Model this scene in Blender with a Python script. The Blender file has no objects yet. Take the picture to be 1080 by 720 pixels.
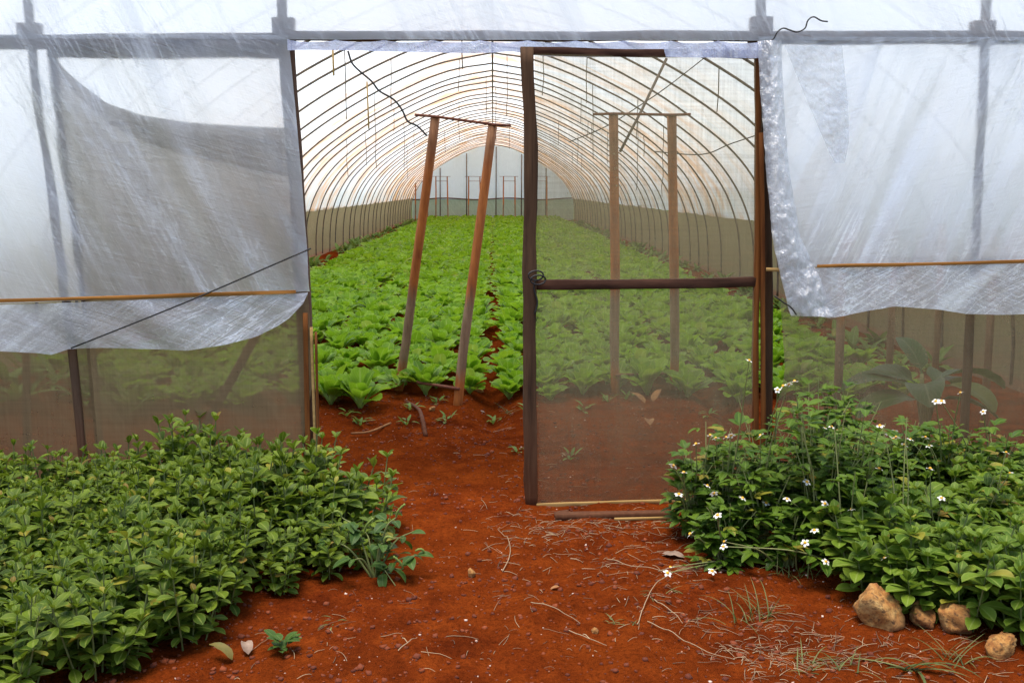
import bpy, math, random
import numpy as np
from mathutils import Vector, Matrix, Euler

random.seed(7)
RNG = np.random.default_rng(11)
SC = bpy.context.scene
COL = SC.collection
R = math.radians

# ------------------------------------------------------------------ camera
CAM_H = 1.5
PITCH, YAW, FPX = R(8.48), R(1.06), 1080.0
cam_d = bpy.data.cameras.new("camera")
cam = bpy.data.objects.new("camera", cam_d)
COL.objects.link(cam)
cam.location = (0, 0, CAM_H)
cam.rotation_euler = (R(90) - PITCH, 0, -YAW)
cam_d.sensor_width = 36
cam_d.lens = 36
cam_d.clip_end = 2000
SC.camera = cam
CR = cam.rotation_euler.to_matrix()


def P(px, py, Y):
    """where a point of the photograph lies on the upright plane at distance Y"""
    d = CR @ Vector(((px - 540) / FPX, (360 - py) / FPX, -1))
    k = Y / d.y
    return np.array((d.x * k, Y, CAM_H + d.z * k))


def G(px, py, z=0.0):
    """where a point of the photograph lies on the ground"""
    d = CR @ Vector(((px - 540) / FPX, (360 - py) / FPX, -1))
    k = (z - CAM_H) / d.z
    return np.array((d.x * k, d.y * k, z))


F = 4.85            # distance of the front wall

# ------------------------------------------------------------------ noise
def _h(ix, iy, s):
    n = (ix.astype(np.int64) * 374761393 + iy.astype(np.int64) * 668265263 + s * 974634721) & 0x7fffffff
    n = ((n ^ (n >> 13)) * 1274126177) & 0x7fffffff
    n = n ^ (n >> 16)
    return (n & 0xffff) / 65535.0


def vnoise(x, y, s=0):
    x = np.asarray(x, float); y = np.asarray(y, float)
    ix = np.floor(x); iy = np.floor(y)
    fx = x - ix; fy = y - iy
    fx = fx * fx * (3 - 2 * fx); fy = fy * fy * (3 - 2 * fy)
    a = _h(ix, iy, s); b = _h(ix + 1, iy, s); c = _h(ix, iy + 1, s); d = _h(ix + 1, iy + 1, s)
    return (a * (1 - fx) + b * fx) * (1 - fy) + (c * (1 - fx) + d * fx) * fy


def fbm(x, y, s=0, o=3):
    v = 0; a = .5
    for i in range(o):
        v = v + a * (vnoise(x * 2 ** i, y * 2 ** i, s + i) - .5); a *= .5
    return v


# ------------------------------------------------------------------ object helpers
def tag(o, label=None, cat=None, group=None, kind=None):
    if label: o["label"] = label
    if cat: o["category"] = cat
    if group: o["group"] = group
    if kind: o["kind"] = kind
    return o


def empty(name, loc, label, cat, group=None, rz=0):
    o = bpy.data.objects.new(name, None)
    COL.objects.link(o)
    o.empty_display_size = .1
    o.location = loc
    o.rotation_euler = (0, 0, rz)
    return tag(o, label, cat, group)


class MB:
    """collects quads, tubes and boxes into ONE mesh"""
    def __init__(s):
        s.V = []; s.Q = []; s.UV = []; s.RN = []; s.M = []; s.n = 0

    def add(s, V, Q, UV=None, rn=None, mi=0):
        V = np.asarray(V, float); Q = np.asarray(Q, int).reshape(-1, 4)
        s.V.append(V); s.Q.append(Q + s.n)
        s.UV.append(np.zeros((len(V), 2)) if UV is None else np.asarray(UV, float))
        r = random.random() if rn is None else rn
        s.RN.append(np.full(len(V), r) if np.isscalar(r) else r)
        s.M.append(np.full(len(Q), mi))
        s.n += len(V)

    def arrays(s):
        return (np.concatenate(s.V), np.concatenate(s.Q), np.concatenate(s.UV), np.concatenate(s.RN), np.concatenate(s.M))

    def tube(s, pts, r, n=8, mi=0, cap=True, rn=None):
        pts = np.asarray(pts, float)
        k = len(pts)
        r = np.broadcast_to(np.asarray(r, float), (k,))
        T = np.gradient(pts, axis=0)
        T /= np.linalg.norm(T, axis=1)[:, None] + 1e-12
        ref = np.array((0, 0, 1.)) if abs(T[:, 2]).mean() < .8 else np.array((1., 0, 0))
        A = np.cross(T, ref); A /= np.linalg.norm(A, axis=1)[:, None] + 1e-12
        B = np.cross(T, A)
        an = np.linspace(0, 2 * math.pi, n, endpoint=False)
        ring = A[:, None, :] * np.cos(an)[None, :, None] + B[:, None, :] * np.sin(an)[None, :, None]
        V = (pts[:, None, :] + ring * r[:, None, None]).reshape(-1, 3)
        Q = []
        for i in range(k - 1):
            for j in range(n):
                Q.append((i * n + j, i * n + (j + 1) % n, (i + 1) * n + (j + 1) % n, (i + 1) * n + j))
        L = np.concatenate(([0], np.cumsum(np.linalg.norm(np.diff(pts, axis=0), axis=1))))
        UV = np.stack((np.tile(an / 6.283, k), np.repeat(L, n)), 1)
        V = list(V)
        if cap and n % 2 == 0:
            for base, flip in ((0, 1), ((k - 1) * n, 0)):
                idx = [base + j for j in range(n)]
                for j in range(n // 2 - 1):
                    q = (idx[j], idx[j + 1], idx[n - 2 - j], idx[n - 1 - j])
                    Q.append(q[::-1] if flip else q)
        s.add(V, Q, UV, rn, mi)

    def box(s, c, size, rot=(0, 0, 0), mi=0):
        sx, sy, sz = np.asarray(size) / 2
        V = np.array([(x, y, z) for x in (-sx, sx) for y in (-sy, sy) for z in (-sz, sz)])
        M = np.array(Euler(rot).to_matrix())
        V = V @ M.T + np.asarray(c)
        Q = [(0, 1, 3, 2), (4, 6, 7, 5), (0, 4, 5, 1), (2, 3, 7, 6), (0, 2, 6, 4), (1, 5, 7, 3)]
        s.add(V, Q, mi=mi)

    def bar(s, a, b, w, d, segs=14, wob=.003, side=None, seed=0, mi=0):
        """a squared, slightly crooked timber from a to b, w wide across 'side', d deep"""
        a = np.asarray(a, float); b = np.asarray(b, float)
        T = (b - a) / np.linalg.norm(b - a)
        S = np.array((1., 0, 0)) if side is None else np.asarray(side, float)
        S = S - T * S.dot(T); S /= np.linalg.norm(S)
        D = np.cross(T, S)
        t = np.linspace(0, 1, segs + 1)
        V = []
        ch = .16
        prof = [(-1, -1 + ch), (-1 + ch, -1), (1 - ch, -1), (1, -1 + ch), (1, 1 - ch), (1 - ch, 1), (-1 + ch, 1), (-1, 1 - ch)]
        L = np.linalg.norm(b - a)
        for i, k in enumerate(t):
            o = a + (b - a) * k
            o = o + S * wob * 2 * (vnoise(k * L * 2.2, seed) - .5) + D * wob * 2 * (vnoise(k * L * 2.2, seed + 9.5) - .5)
            for j, (p, q) in enumerate(prof):
                ww = w / 2 + wob * (vnoise(k * L * 7, seed + j * .37 + 3) - .5)
                dd = d / 2 + wob * (vnoise(k * L * 7, seed + j * .37 + 5) - .5)
                V.append(o + S * p * ww + D * q * dd)
        Q = []
        n = 8
        for i in range(segs):
            for j in range(n):
                Q.append((i * n + j, i * n + (j + 1) % n, (i + 1) * n + (j + 1) % n, (i + 1) * n + j))
        for base, flip in ((0, 1), (segs * n, 0)):
            for j in range(3):
                q = (base + j, base + j + 1, base + 6 - j, base + 7 - j)
                Q.append(q[::-1] if flip else q)
        s.add(V, Q, mi=mi)

    def build(s, name, mats, parent=None, smooth=True):
        return mesh_obj(name, *s.arrays(), mats=mats, parent=parent, smooth=smooth)


def mesh_data(name, V, Q, UV, RN, M, mats, smooth=True):
    me = bpy.data.meshes.new(name)
    Q = np.asarray(Q, np.int32)
    me.vertices.add(len(V)); me.loops.add(len(Q) * 4); me.polygons.add(len(Q))
    me.vertices.foreach_set("co", np.asarray(V, np.float32).ravel())
    me.loops.foreach_set("vertex_index", Q.ravel())
    me.polygons.foreach_set("loop_start", np.arange(0, len(Q) * 4, 4, dtype=np.int32))
    me.polygons.foreach_set("use_smooth", np.full(len(Q), smooth))
    me.polygons.foreach_set("material_index", np.asarray(M, np.int32))
    uv = me.uv_layers.new(name="UVMap")
    uv.data.foreach_set("uv", np.asarray(UV, np.float32)[Q.ravel()].ravel())
    at = me.attributes.new("rnd", "FLOAT", "POINT")
    at.data.foreach_set("value", np.asarray(RN, np.float32))
    for m in (mats if isinstance(mats, (list, tuple)) else [mats]):
        me.materials.append(m)
    me.update(calc_edges=True)
    return me


def obj(name, me, parent=None):
    o = bpy.data.objects.new(name, me)
    COL.objects.link(o)
    if parent: o.parent = parent
    return o


def mesh_obj(name, V, Q, UV, RN, M, mats, parent=None, smooth=True):
    return obj(name, mesh_data(name, V, Q, UV, RN, M, mats, smooth), parent)


def replicate(T, xf):
    """many transformed copies of one template merged into arrays; xf = list of (pos, rz, scale, tilt)"""
    V, Q, UV, RN, M = T
    n = len(V)
    Vs, Rs = [], []
    for (p, rz, sc, tilt) in xf:
        m = np.array(Euler((tilt[0], tilt[1], rz)).to_matrix())
        Vs.append((V * sc) @ m.T + np.asarray(p))
        Rs.append((RN + random.random()) % 1)
    k = len(xf)
    Qs = (Q[None] + (np.arange(k) * n)[:, None, None]).reshape(-1, 4)
    return np.concatenate(Vs), Qs, np.tile(UV, (k, 1)), np.concatenate(Rs), np.tile(M, k)


def join(parts):
    out = [[], [], [], [], []]; n = 0
    for (V, Q, UV, RN, M) in parts:
        out[0].append(V); out[1].append(Q + n); out[2].append(UV); out[3].append(RN); out[4].append(M); n += len(V)
    return [np.concatenate(a) for a in out]


# ------------------------------------------------------------------ materials
def new_mat(name):
    m = bpy.data.materials.new(name)
    m.use_nodes = True
    nt = m.node_tree
    nt.nodes.clear()
    out = nt.nodes.new("ShaderNodeOutputMaterial")
    return m, nt, out


class N:
    def __init__(s, nt): s.nt = nt

    def __call__(s, typ, inputs=None, **props):
        n = s.nt.nodes.new("ShaderNode" + typ)
        for k, v in props.items(): setattr(n, k, v)
        for k, v in (inputs or {}).items():
            i = n.inputs[k]
            if isinstance(v, bpy.types.NodeSocket): s.nt.links.new(v, i)
            else: i.default_value = v
        return n

    def coord(s, scale=(1, 1, 1), rot=(0, 0, 0)):
        v = s("TexCoord").outputs["Object"]
        if any(rot): v = s("Mapping", {0: v, "Rotation": rot}).outputs[0]
        return s("Mapping", {0: v, "Scale": scale}).outputs[0]

    def noise(s, co, scale, detail=4, rough=.55, dist=0):
        return s("TexNoise", {"Vector": co, "Scale": scale, "Detail": detail, "Roughness": rough, "Distortion": dist}).outputs[0]

    def ramp(s, fac, stops):
        r = s("ValToRGB", {0: fac})
        e = r.color_ramp.elements
        while len(e) < len(stops): e.new(.5)
        for k, (p, c) in enumerate(stops):
            e[k].position = p
            e[k].color = (*c, 1) if isinstance(c, (tuple, list)) else (c, c, c, 1)
        return r.outputs[0]

    def mix(s, fac, a, b, mode="MIX"):
        n = s("Mix", data_type="RGBA", blend_type=mode)
        for k, v in ((0, fac), (6, a), (7, b)):
            if isinstance(v, bpy.types.NodeSocket): s.nt.links.new(v, n.inputs[k])
            else: n.inputs[k].default_value = v if k == 0 else (*v, 1)
        return n.outputs[2]

    def math(s, op, a, b=0.0, clamp=False):
        n = s("Math", {0: a, 1: b}, operation=op)
        n.use_clamp = clamp
        return n.outputs[0]

    def shmix(s, fac, a, b): return s("MixShader", {0: fac, 1: a, 2: b}).outputs[0]

    def link(s, a, b): s.nt.links.new(a, b)


def wood_mat(name, dark, light, axis="z", rough=.75, mud=0.0):
    m, nt, out = new_mat(name); n = N(nt)
    sc = {"z": (38, 38, 2.4), "x": (2.4, 38, 38), "y": (38, 2.4, 38)}[axis]
    g = n.noise(n.coord(sc), 1, 6, .65, .3)
    b = n.noise(n.coord(), 5, 3)
    c = n.ramp(g, [(.3, dark), (.7, light)])
    c = n.mix(n.ramp(b, [(.4, 0.0), (.7, .6)]), c, tuple(x * .55 for x in light))
    if mud:
        z = n("SeparateXYZ", {0: n.coord()}).outputs[2]
        f = n.ramp(n.math("ADD", z, n.math("MULTIPLY", n.noise(n.coord(), 9), .4)), [(.2, mud), (.75, 0.0)])
        c = n.mix(f, c, (.10, .026, .008))
    bp = n("Bump", {"Strength": .5, "Distance": .004, "Height": g}).outputs[0]
    p = n("BsdfPrincipled", {"Base Color": c, "Roughness": rough, "Normal": bp, "Specular IOR Level": .12})
    n.link(p.outputs[0], out.inputs[0])
    return m


def film_mat(name, opacity=.45, tint=(.86, .89, .93), streak_rot=0.0, streak=.35, gloss=.2, stains=0.0, crinkle=.5, bumpd=.01, trans=.55, dirt=0.0, haze=0.0, shade=1.0):
    """clear agricultural polythene: see-through, milky where creased, glossy"""
    m, nt, out = new_mat(name); n = N(nt)
    st = n.noise(n.coord((7, 7, .55), (0, streak_rot, 0)), 1, 4, .6, .4)
    st2 = n.noise(n.coord((26, 26, 1.1), (0, streak_rot * 1.25, 0)), 1, 3, .6, .3)
    st3 = n.noise(n.coord((55, 55, 3.5), (0, streak_rot - R(58) if streak_rot < 0 else streak_rot + R(50), 0)), 1, 3, .6, .5)
    fine = n.noise(n.coord((1, 1, 1)), 46, 4, .7, 1.6)
    big = n.noise(n.coord(), 1.3, 3)
    big2 = n.noise(n.coord((1, 1, .7)), 2.6, 3)

    def ridge(v, w):
        return n.ramp(n.math("ABSOLUTE", n.math("SUBTRACT", v, .5)), [(0.0, 1.0), (w, 0.0)])
    s1 = n.math("ADD", n.math("MULTIPLY", n.ramp(st, [(.56, 0.0), (.72, 1.0)]), .75), n.math("MULTIPLY", n.math("MULTIPLY", ridge(st, .014), n.ramp(big, [(.4, .2), (.6, 1.0)])), .8))
    s2 = n.math("MULTIPLY", ridge(st2, .025), n.ramp(big, [(.46, 0.0), (.62, 1.0)]))
    s2b = n.math("MULTIPLY", ridge(st3, .02), n.ramp(big2, [(.48, 0.0), (.66, .6)]))
    s3 = n.math("MULTIPLY", n.ramp(fine, [(.52, 0.0), (.68, .8)]), n.ramp(big2, [(.35, .25), (.65, 1.0)]))
    cr = n.math("ADD", n.math("MAXIMUM", s1, n.math("MAXIMUM", s2, s2b)), n.math("MULTIPLY", s3, crinkle))
    op = n.math("ADD", n.math("MULTIPLY", cr, streak), opacity)
    op = n.math("ADD", op, n.math("MULTIPLY", n.math("SUBTRACT", big, .5), .25), True)
    crc = n.math("MULTIPLY", cr, min(1.0, streak * 2.6), True)
    col = n.mix(crc, tuple(x * shade for x in tint), (.92, .96, 1.0))
    if dirt:
        col = n.mix(n.ramp(n.noise(n.coord((1, 1, .6)), 2.2, 5), [(.45, 0.0), (.75, dirt)]), col, (.50, .42, .33))
    if stains:
        a = n.noise(n.coord((.32, .55, .32)), 1.0, 4, .6, .6)
        b = n.noise(n.coord((1.3, 2.6, 1.3)), 1.0, 6, .65, .5)
        k = n.math("MULTIPLY", n.ramp(a, [(.36, 0.0), (.52, 1.0)]), n.ramp(b, [(.34, .15), (.6, 1.0)]))
        yy = n("SeparateXYZ", {0: n.coord()}).outputs[1]
        far = n.ramp(n.math("MULTIPLY", yy, 1 / 60), [(.17, .25), (.30, .75), (.62, .85), (.74, 1.0)])
        farb = n.ramp(n.math("MULTIPLY", yy, 1 / 60), [(.6, 0.0), (.72, .75)])
        k = n.math("MAXIMUM", k, n.math("MULTIPLY", farb, n.ramp(b, [(.3, .4), (.6, 1.0)])))
        k = n.math("MULTIPLY", n.math("MULTIPLY", k, far), stains)
        col = n.mix(k, col, n.ramp(k, [(.15, (.84, .70, .48)), (.6, (.66, .33, .09))]))
        op = n.math("ADD", op, n.math("MULTIPLY", k, .35), True)
    h = n.math("ADD", n.math("MULTIPLY", st, 1.0), n.math("ADD", n.math("MULTIPLY", n.math("ADD", st2, st3), .3), n.math("MULTIPLY", fine, .35 * crinkle)))
    bp = n("Bump", {"Strength": .7, "Distance": bumpd * 1.2, "Height": h}).outputs[0]
    dif = n("BsdfDiffuse", {"Color": col, "Normal": bp}).outputs[0]
    trl = n("BsdfTranslucent", {"Color": col, "Normal": bp}).outputs[0]
    body = n.shmix(trans, dif, trl)
    tr = n("BsdfTransparent", {"Color": (.97, .98, .99, 1)}).outputs[0]
    if haze:                                   # cloudy plastic blurs what is far behind it
        rf = n("BsdfRefraction", {"Color": (.97, .98, .99, 1), "IOR": 1.0 + haze, "Roughness": .5}).outputs[0]
        tr = n.shmix(.88, tr, rf)
    s = n.shmix(op, tr, body)
    gl = n("BsdfGlossy", {"Color": (.95, .97, 1, 1), "Roughness": .28, "Normal": bp}).outputs[0]
    fr = n("LayerWeight", {"Blend": .25, "Normal": bp}).outputs["Facing"]
    s = n.shmix(n.math("ADD", n.math("MULTIPLY", fr, gloss), n.math("ADD", n.math("MULTIPLY", crc, gloss * .6), gloss * .3), True), s, gl)
    n.link(s, out.inputs[0])
    return m


def net_mat(name, col=(.36, .30, .21), opacity=.5, var=.12, trans=.4, mud=.6, weave=900):
    """woven insect netting, dusty, with red splash near the ground"""
    m, nt, out = new_mat(name); n = N(nt)
    co = n.coord()
    v = n.noise(n.coord((2.5, 2.5, 1.2)), 1.6, 5, .6)
    hz = n.noise(n.coord((3, 3, 90)), 1, 2)
    vt = n.noise(n.coord((90, 90, 3)), 1, 2)
    op = n.math("ADD", n.math("MULTIPLY", n.math("SUBTRACT", v, .5), var * 2), opacity)
    op = n.math("ADD", op, n.math("MULTIPLY", n.math("SUBTRACT", n.math("ADD", hz, vt), 1.0), .30))
    wr = n.noise(n.coord((11, 11, 1.3), (0, R(32), 0)), 1, 4, .6, .5)
    op = n.math("ADD", op, n.math("MULTIPLY", n.ramp(wr, [(.5, 0.0), (.7, 1.0)]), .12), True)
    z = n("SeparateXYZ", {0: co}).outputs[2]
    f = n.ramp(n.math("ADD", z, n.math("MULTIPLY", v, .35)), [(.25, mud), (.8, 0.0)])
    c = n.mix(n.ramp(v, [(.35, 0.0), (.7, .5)]), col, tuple(x * .72 for x in col))
    c = n.mix(f, c, (.15, .065, .03))
    s = n.shmix(trans, n("BsdfDiffuse", {"Color": c}).outputs[0], n("BsdfTranslucent", {"Color": c}).outputs[0])
    s = n.shmix(op, n("BsdfTransparent", {"Color": (.97, .95, .9, 1)}).outputs[0], s)
    n.link(s, out.inputs[0])
    return m


def leaf_mat(name, c1, c2, vein, trans=.35, rough=.45, vein_w=.07, stalk=None, old=.75):
    m, nt, out = new_mat(name); n = N(nt)
    rnd = n("Attribute", attribute_name="rnd").outputs["Fac"]
    uv = n("UVMap").outputs[0]
    xy = n("SeparateXYZ", {0: uv})
    u = n.math("ABSOLUTE", n.math("SUBTRACT", xy.outputs[0], .5))
    c = n.mix(rnd, c1, c2)
    c = n.mix(n.ramp(rnd, [(.955, 0.0), (.965, old)]), c, (.30, .24, .03))
    c = n.mix(n.ramp(rnd, [(.982, 0.0), (.986, old)]), c, (.17, .075, .02))
    c = n.mix(n.ramp(n.noise(n.coord(), 30, 3), [(.4, 0.0), (.8, .35)]), c, tuple(x * .6 for x in c1))
    mid = n.ramp(u, [(vein_w * .4, .8), (vein_w, 0.0)])
    ang = n.math("ADD", n.math("MULTIPLY", xy.outputs[1], 9), n.math("MULTIPLY", u, -7))
    sv = n.ramp(n.math("ABSOLUTE", n.math("SUBTRACT", n.math("FRACT", ang), .5)), [(.0, .45), (.12, 0.0)])
    c = n.mix(n.math("MAXIMUM", mid, sv), c, vein)
    c = n.mix(n.ramp(u, [(.40, 0.0), (.5, .45)]), c, vein)
    if stalk:
        c = n.mix(n.ramp(xy.outputs[1], [(.34, 1.0), (.48, 0.0)]), c, stalk)
    bp = n("Bump", {"Strength": .35, "Distance": .004, "Height": sv}).outputs[0]
    p = n("BsdfPrincipled", {"Base Color": c, "Roughness": rough, "Normal": bp, "Specular IOR Level": .22})
    t = n("BsdfTranslucent", {"Color": n.mix(.5, c, tuple(min(1, x * 1.5) for x in c2))})
    n.link(n.shmix(trans, p.outputs[0], t.outputs[0]), out.inputs[0])
    return m


def plain_mat(name, c1, c2, rough=.8, scale=20, metal=0, by_rnd=False, trans=0):
    m, nt, out = new_mat(name); n = N(nt)
    f = n("Attribute", attribute_name="rnd").outputs["Fac"] if by_rnd else n.noise(n.coord(), scale, 4)
    c = n.ramp(f, [(.3, c1), (.7, c2)]) if not by_rnd else n.mix(f, c1, c2)
    p = n("BsdfPrincipled", {"Base Color": c, "Roughness": rough, "Metallic": metal}).outputs[0]
    if trans:
        p = n.shmix(trans, p, n("BsdfTranslucent", {"Color": c}).outputs[0])
    n.link(p, out.inputs[0])
    return m


def soil_mat():
    m, nt, out = new_mat("red_soil"); n = N(nt)
    co = n.coord()
    big = n.noise(co, .9, 5, .6)
    mid = n.noise(co, 6, 5, .65)
    fin = n.noise(co, 60, 5, .7)
    c = n.ramp(mid, [(.32, (.078, .0128, .0034)), (.5, (.150, .0262, .0050)), (.68, (.245, .0480, .0075))])
    c = n.mix(n.ramp(big, [(.4, 0.0), (.62, .7)]), c, (.185, .036, .0055))
    c = n.mix(n.ramp(fin, [(.3, .6), (.55, 0.0)]), c, (.035, .007, .0025))
    vo = n("TexVoronoi", {"Vector": co, "Scale": 55.0}, feature="F1")
    sp = n.math("MULTIPLY", n.ramp(vo.outputs["Distance"], [(.10, 1.0), (.17, 0.0)]), n.ramp(vo.outputs["Color"], [(.86, 0.0), (.9, 1.0)]))
    sp = n.math("MULTIPLY", sp, n.ramp(n.noise(co, 2.3, 3), [(.45, 0.0), (.6, 1.0)]))
    c = n.mix(sp, c, (.52, .36, .27))
    px = n("SeparateXYZ", {0: co})
    far = n.math("MAXIMUM", n.math("GREATER_THAN", n.math("ABSOLUTE", px.outputs[0]), 4.3), n.math("GREATER_THAN", px.outputs[1], 51.5))
    c = n.mix(n.math("MULTIPLY", far, n.ramp(big, [(.3, .5), (.5, 1.0)])), c, (.085, .105, .035))   # rough grass around the tunnel
    h = n.math("ADD", n.math("MULTIPLY", fin, .5), n.math("ADD", n.math("MULTIPLY", mid, 1.6), n.math("MULTIPLY", n.noise(co, 190, 3), .25)))
    bp = n("Bump", {"Strength": 1.0, "Distance": .035, "Height": h}).outputs[0]
    p = n("BsdfPrincipled", {"Base Color": c, "Roughness": 1.0, "Normal": bp, "Specular IOR Level": .0})
    n.link(p.outputs[0], out.inputs[0])
    return m


def rock_mat():
    m, nt, out = new_mat("ochre_limestone"); n = N(nt)
    co = n.coord()
    a = n.noise(co, 14, 6, .65, .5); b = n.noise(co, 60, 4, .7)
    c = n.ramp(a, [(.3, (.17, .050, .009)), (.48, (.34, .160, .038)), (.7, (.46, .30, .11))])
    c = n.mix(n.ramp(n.noise(co, 5, 3), [(.45, 0.0), (.65, .7)]), c, (.17, .045, .009))
    c = n.mix(n.ramp(b, [(.35, .8), (.5, 0.0)]), c, (.05, .02, .008))
    bp = n("Bump", {"Strength": .8, "Distance": .012, "Height": n.math("ADD", a, n.math("MULTIPLY", b, .4))}).outputs[0]
    p = n("BsdfPrincipled", {"Base Color": c, "Roughness": .9, "Normal": bp})
    n.link(p.outputs[0], out.inputs[0])
    return m


M_SOIL = soil_mat()
M_ROCK = rock_mat()
M_ROOF = film_mat("roof_polythene", opacity=.66, tint=(.88, .93, .97), streak=.2, gloss=.06, stains=1.0, crinkle=.3, trans=.86)
M_FILM_L = film_mat("front_polythene", opacity=.46, tint=(.85, .91, .99), streak_rot=R(24), streak=.46, gloss=.24, trans=.66, haze=.26, shade=.93)
M_FILM_R = film_mat("creased_polythene", opacity=.48, tint=(.83, .89, 1.0), streak_rot=R(-20), streak=.55, gloss=.30, trans=.60, haze=.26, shade=.90)
M_FLAP = film_mat("doubled_polythene", opacity=.66, tint=(.78, .81, .90), streak_rot=R(-50), streak=.38, gloss=.30, crinkle=.8, dirt=.2, shade=.84)
M_CRUMPLE = film_mat("crumpled_polythene", opacity=.26, tint=(.93, .96, 1.0), streak=.40, gloss=.30, crinkle=1.0, bumpd=.012)
M_BUNCH = film_mat("bunched_polythene", opacity=.50, tint=(.90, .94, 1.0), streak=.42, gloss=.38, crinkle=1.4, bumpd=.02)
M_ENDFILM = film_mat("end_polythene", opacity=.88, tint=(.86, .97, 1.0), streak=.1, gloss=.03, trans=.5)
M_BLUE = film_mat("blue_white_polythene", opacity=.82, tint=(.60, .66, .93), streak=.3, gloss=.35, crinkle=1.4, trans=.4)
M_NET = net_mat("brown_insect_net", col=(.28, .205, .115), opacity=.74, trans=.4, mud=.35)
M_NETR = net_mat("sheer_insect_net", col=(.33, .25, .15), opacity=.46, trans=.4, mud=.5)
M_NETDOOR = net_mat("door_insect_net", col=(.33, .28, .165), opacity=.42, var=.06, mud=.5)
M_NETSIDE = net_mat("side_net", col=(.34, .26, .16), opacity=.78, var=.06, trans=.6, mud=.2)
M_NETEND = net_mat("end_net", col=(.46, .52, .40), opacity=.75, var=.06, trans=.6, mud=.1)
M_FOLD = net_mat("folded_net", col=(.15, .12, .095), opacity=.42, var=.15, mud=0)
M_POST = wood_mat("grey_timber", (.062, .034, .022), (.17, .100, .066), "z", mud=.7)
M_BEAM = wood_mat("brown_timber", (.065, .032, .020), (.18, .095, .058), "x")
M_DOORV = wood_mat("dark_door_timber", (.026, .015, .009), (.12, .066, .036), "z", mud=.5)
M_DOORH = wood_mat("dark_rail_timber", (.026, .012, .008), (.090, .040, .024), "x")
M_ORANGE = wood_mat("orange_timber", (.07, .02, .006), (.24, .085, .02), "z")
M_BATTEN = wood_mat("split_bamboo", (.20, .075, .015), (.42, .19, .045), "x")
M_PALE = wood_mat("pale_bamboo", (.26, .15, .045), (.48, .31, .12), "x")
M_POLE = None


def pole_mat():
    m, nt, out = new_mat("rusty_pole"); n = N(nt)
    g = n.noise(n.coord((30, 30, 4)), 1, 5, .6)
    z = n("SeparateXYZ", {0: n.coord()}).outputs[2]
    zz = n.math("ADD", n.math("MULTIPLY", z, .5), n.math("MULTIPLY", n.math("SUBTRACT", g, .5), .12))
    grey = n.ramp(g, [(.3, (.15, .085, .042)), (.7, (.31, .205, .12))])
    rust = n.ramp(g, [(.3, (.25, .066, .010)), (.7, (.50, .165, .028))])
    f = n.ramp(zz, [(.10, 1.0), (.15, 0.0), (.36, 0.0), (.42, 1.0), (.80, 1.0), (.88, .45)])
    c = n.mix(f, grey, rust)
    bp = n("Bump", {"Strength": .3, "Distance": .004, "Height": g}).outputs[0]
    n.link(n("BsdfPrincipled", {"Base Color": c, "Roughness": .7, "Normal": bp}).outputs[0], out.inputs[0])
    return m


M_POLE = pole_mat()
M_IRON = plain_mat("rusty_iron", (.10, .03, .015), (.22, .07, .03), .8, 40)
M_PIPE = plain_mat("weathered_pipe", (.05, .045, .04), (.17, .12, .08), .55, 14)
M_CORD = plain_mat("black_cord", (.008, .008, .009), (.015, .014, .014), .6)
M_STRING = plain_mat("dull_string", (.04, .033, .024), (.12, .09, .05), .9)
M_CANE = plain_mat("cane", (.30, .19, .06), (.46, .30, .10), .7)
M_CROP = leaf_mat("crop_leaf", (.080, .195, .005), (.250, .43, .018), (.32, .46, .08), .42, .42, .06, (.34, .46, .16), .35)
M_HERB = leaf_mat("herb_leaf", (.028, .070, .004), (.145, .215, .012), (.21, .26, .05), .28, .5)
M_HERB2 = leaf_mat("soft_herb_leaf", (.052, .115, .007), (.165, .250, .020), (.22, .29, .06), .30, .5)
M_BIDENS = leaf_mat("bidens_leaf", (.026, .075, .006), (.105, .180, .013), (.13, .20, .03), .25, .4)
M_AMAR = leaf_mat("amaranth_leaf", (.024, .066, .010), (.055, .115, .014), (.10, .16, .04), .25, .45)
M_BIGLEAF = leaf_mat("broad_leaf", (.010, .050, .007), (.024, .088, .014), (.12, .17, .08), .25, .35, .04)
M_WEED = leaf_mat("weed_leaf", (.09, .17, .025), (.16, .25, .04), (.2, .3, .1), .3, .5)
M_SPIKE = plain_mat("green_spike", (.11, .17, .025), (.20, .26, .05), .8, 120)
M_STEM = plain_mat("green_stem", (.09, .13, .03), (.16, .17, .05), .7, 30)
M_STEM2 = plain_mat("olive_stem", (.16, .20, .06), (.24, .24, .09), .7, 30)
M_PETAL = plain_mat("white_petal", (.78, .78, .74), (.82, .82, .8), .6, trans=.25)
M_DISC = plain_mat("yellow_disc", (.62, .30, .02), (.75, .42, .03), .8, 200)
M_GRASS = plain_mat("grass_blade", (.05, .085, .014), (.16, .17, .05), .7, by_rnd=True, trans=.25)
M_STRAW = plain_mat("dry_straw", (.09, .05, .028), (.42, .31, .18), .85, by_rnd=True)
M_DEAD = plain_mat("dead_leaf", (.22, .09, .03), (.40, .19, .06), .8, 25, trans=.2)
M_DEADGREY = plain_mat("grey_dead_leaf", (.12, .075, .05), (.28, .20, .15), .85, 25)
M_YELLOW = plain_mat("yellowing_leaf", (.10, .10, .018), (.24, .15, .03), .7, 18, trans=.2)
M_PEBBLE = plain_mat("pale_pebble", (.28, .12, .06), (.62, .50, .42), .9, by_rnd=True)
M_CLOD = plain_mat("soil_clod", (.075, .013, .004), (.20, .042, .008), .95, by_rnd=True)

# ------------------------------------------------------------------ ground
BEDS = [(-3.02, -1.62), (-1.46, -0.10), (0.08, 1.48), (1.64, 3.02)]
BED_Y0 = 6.95


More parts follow.
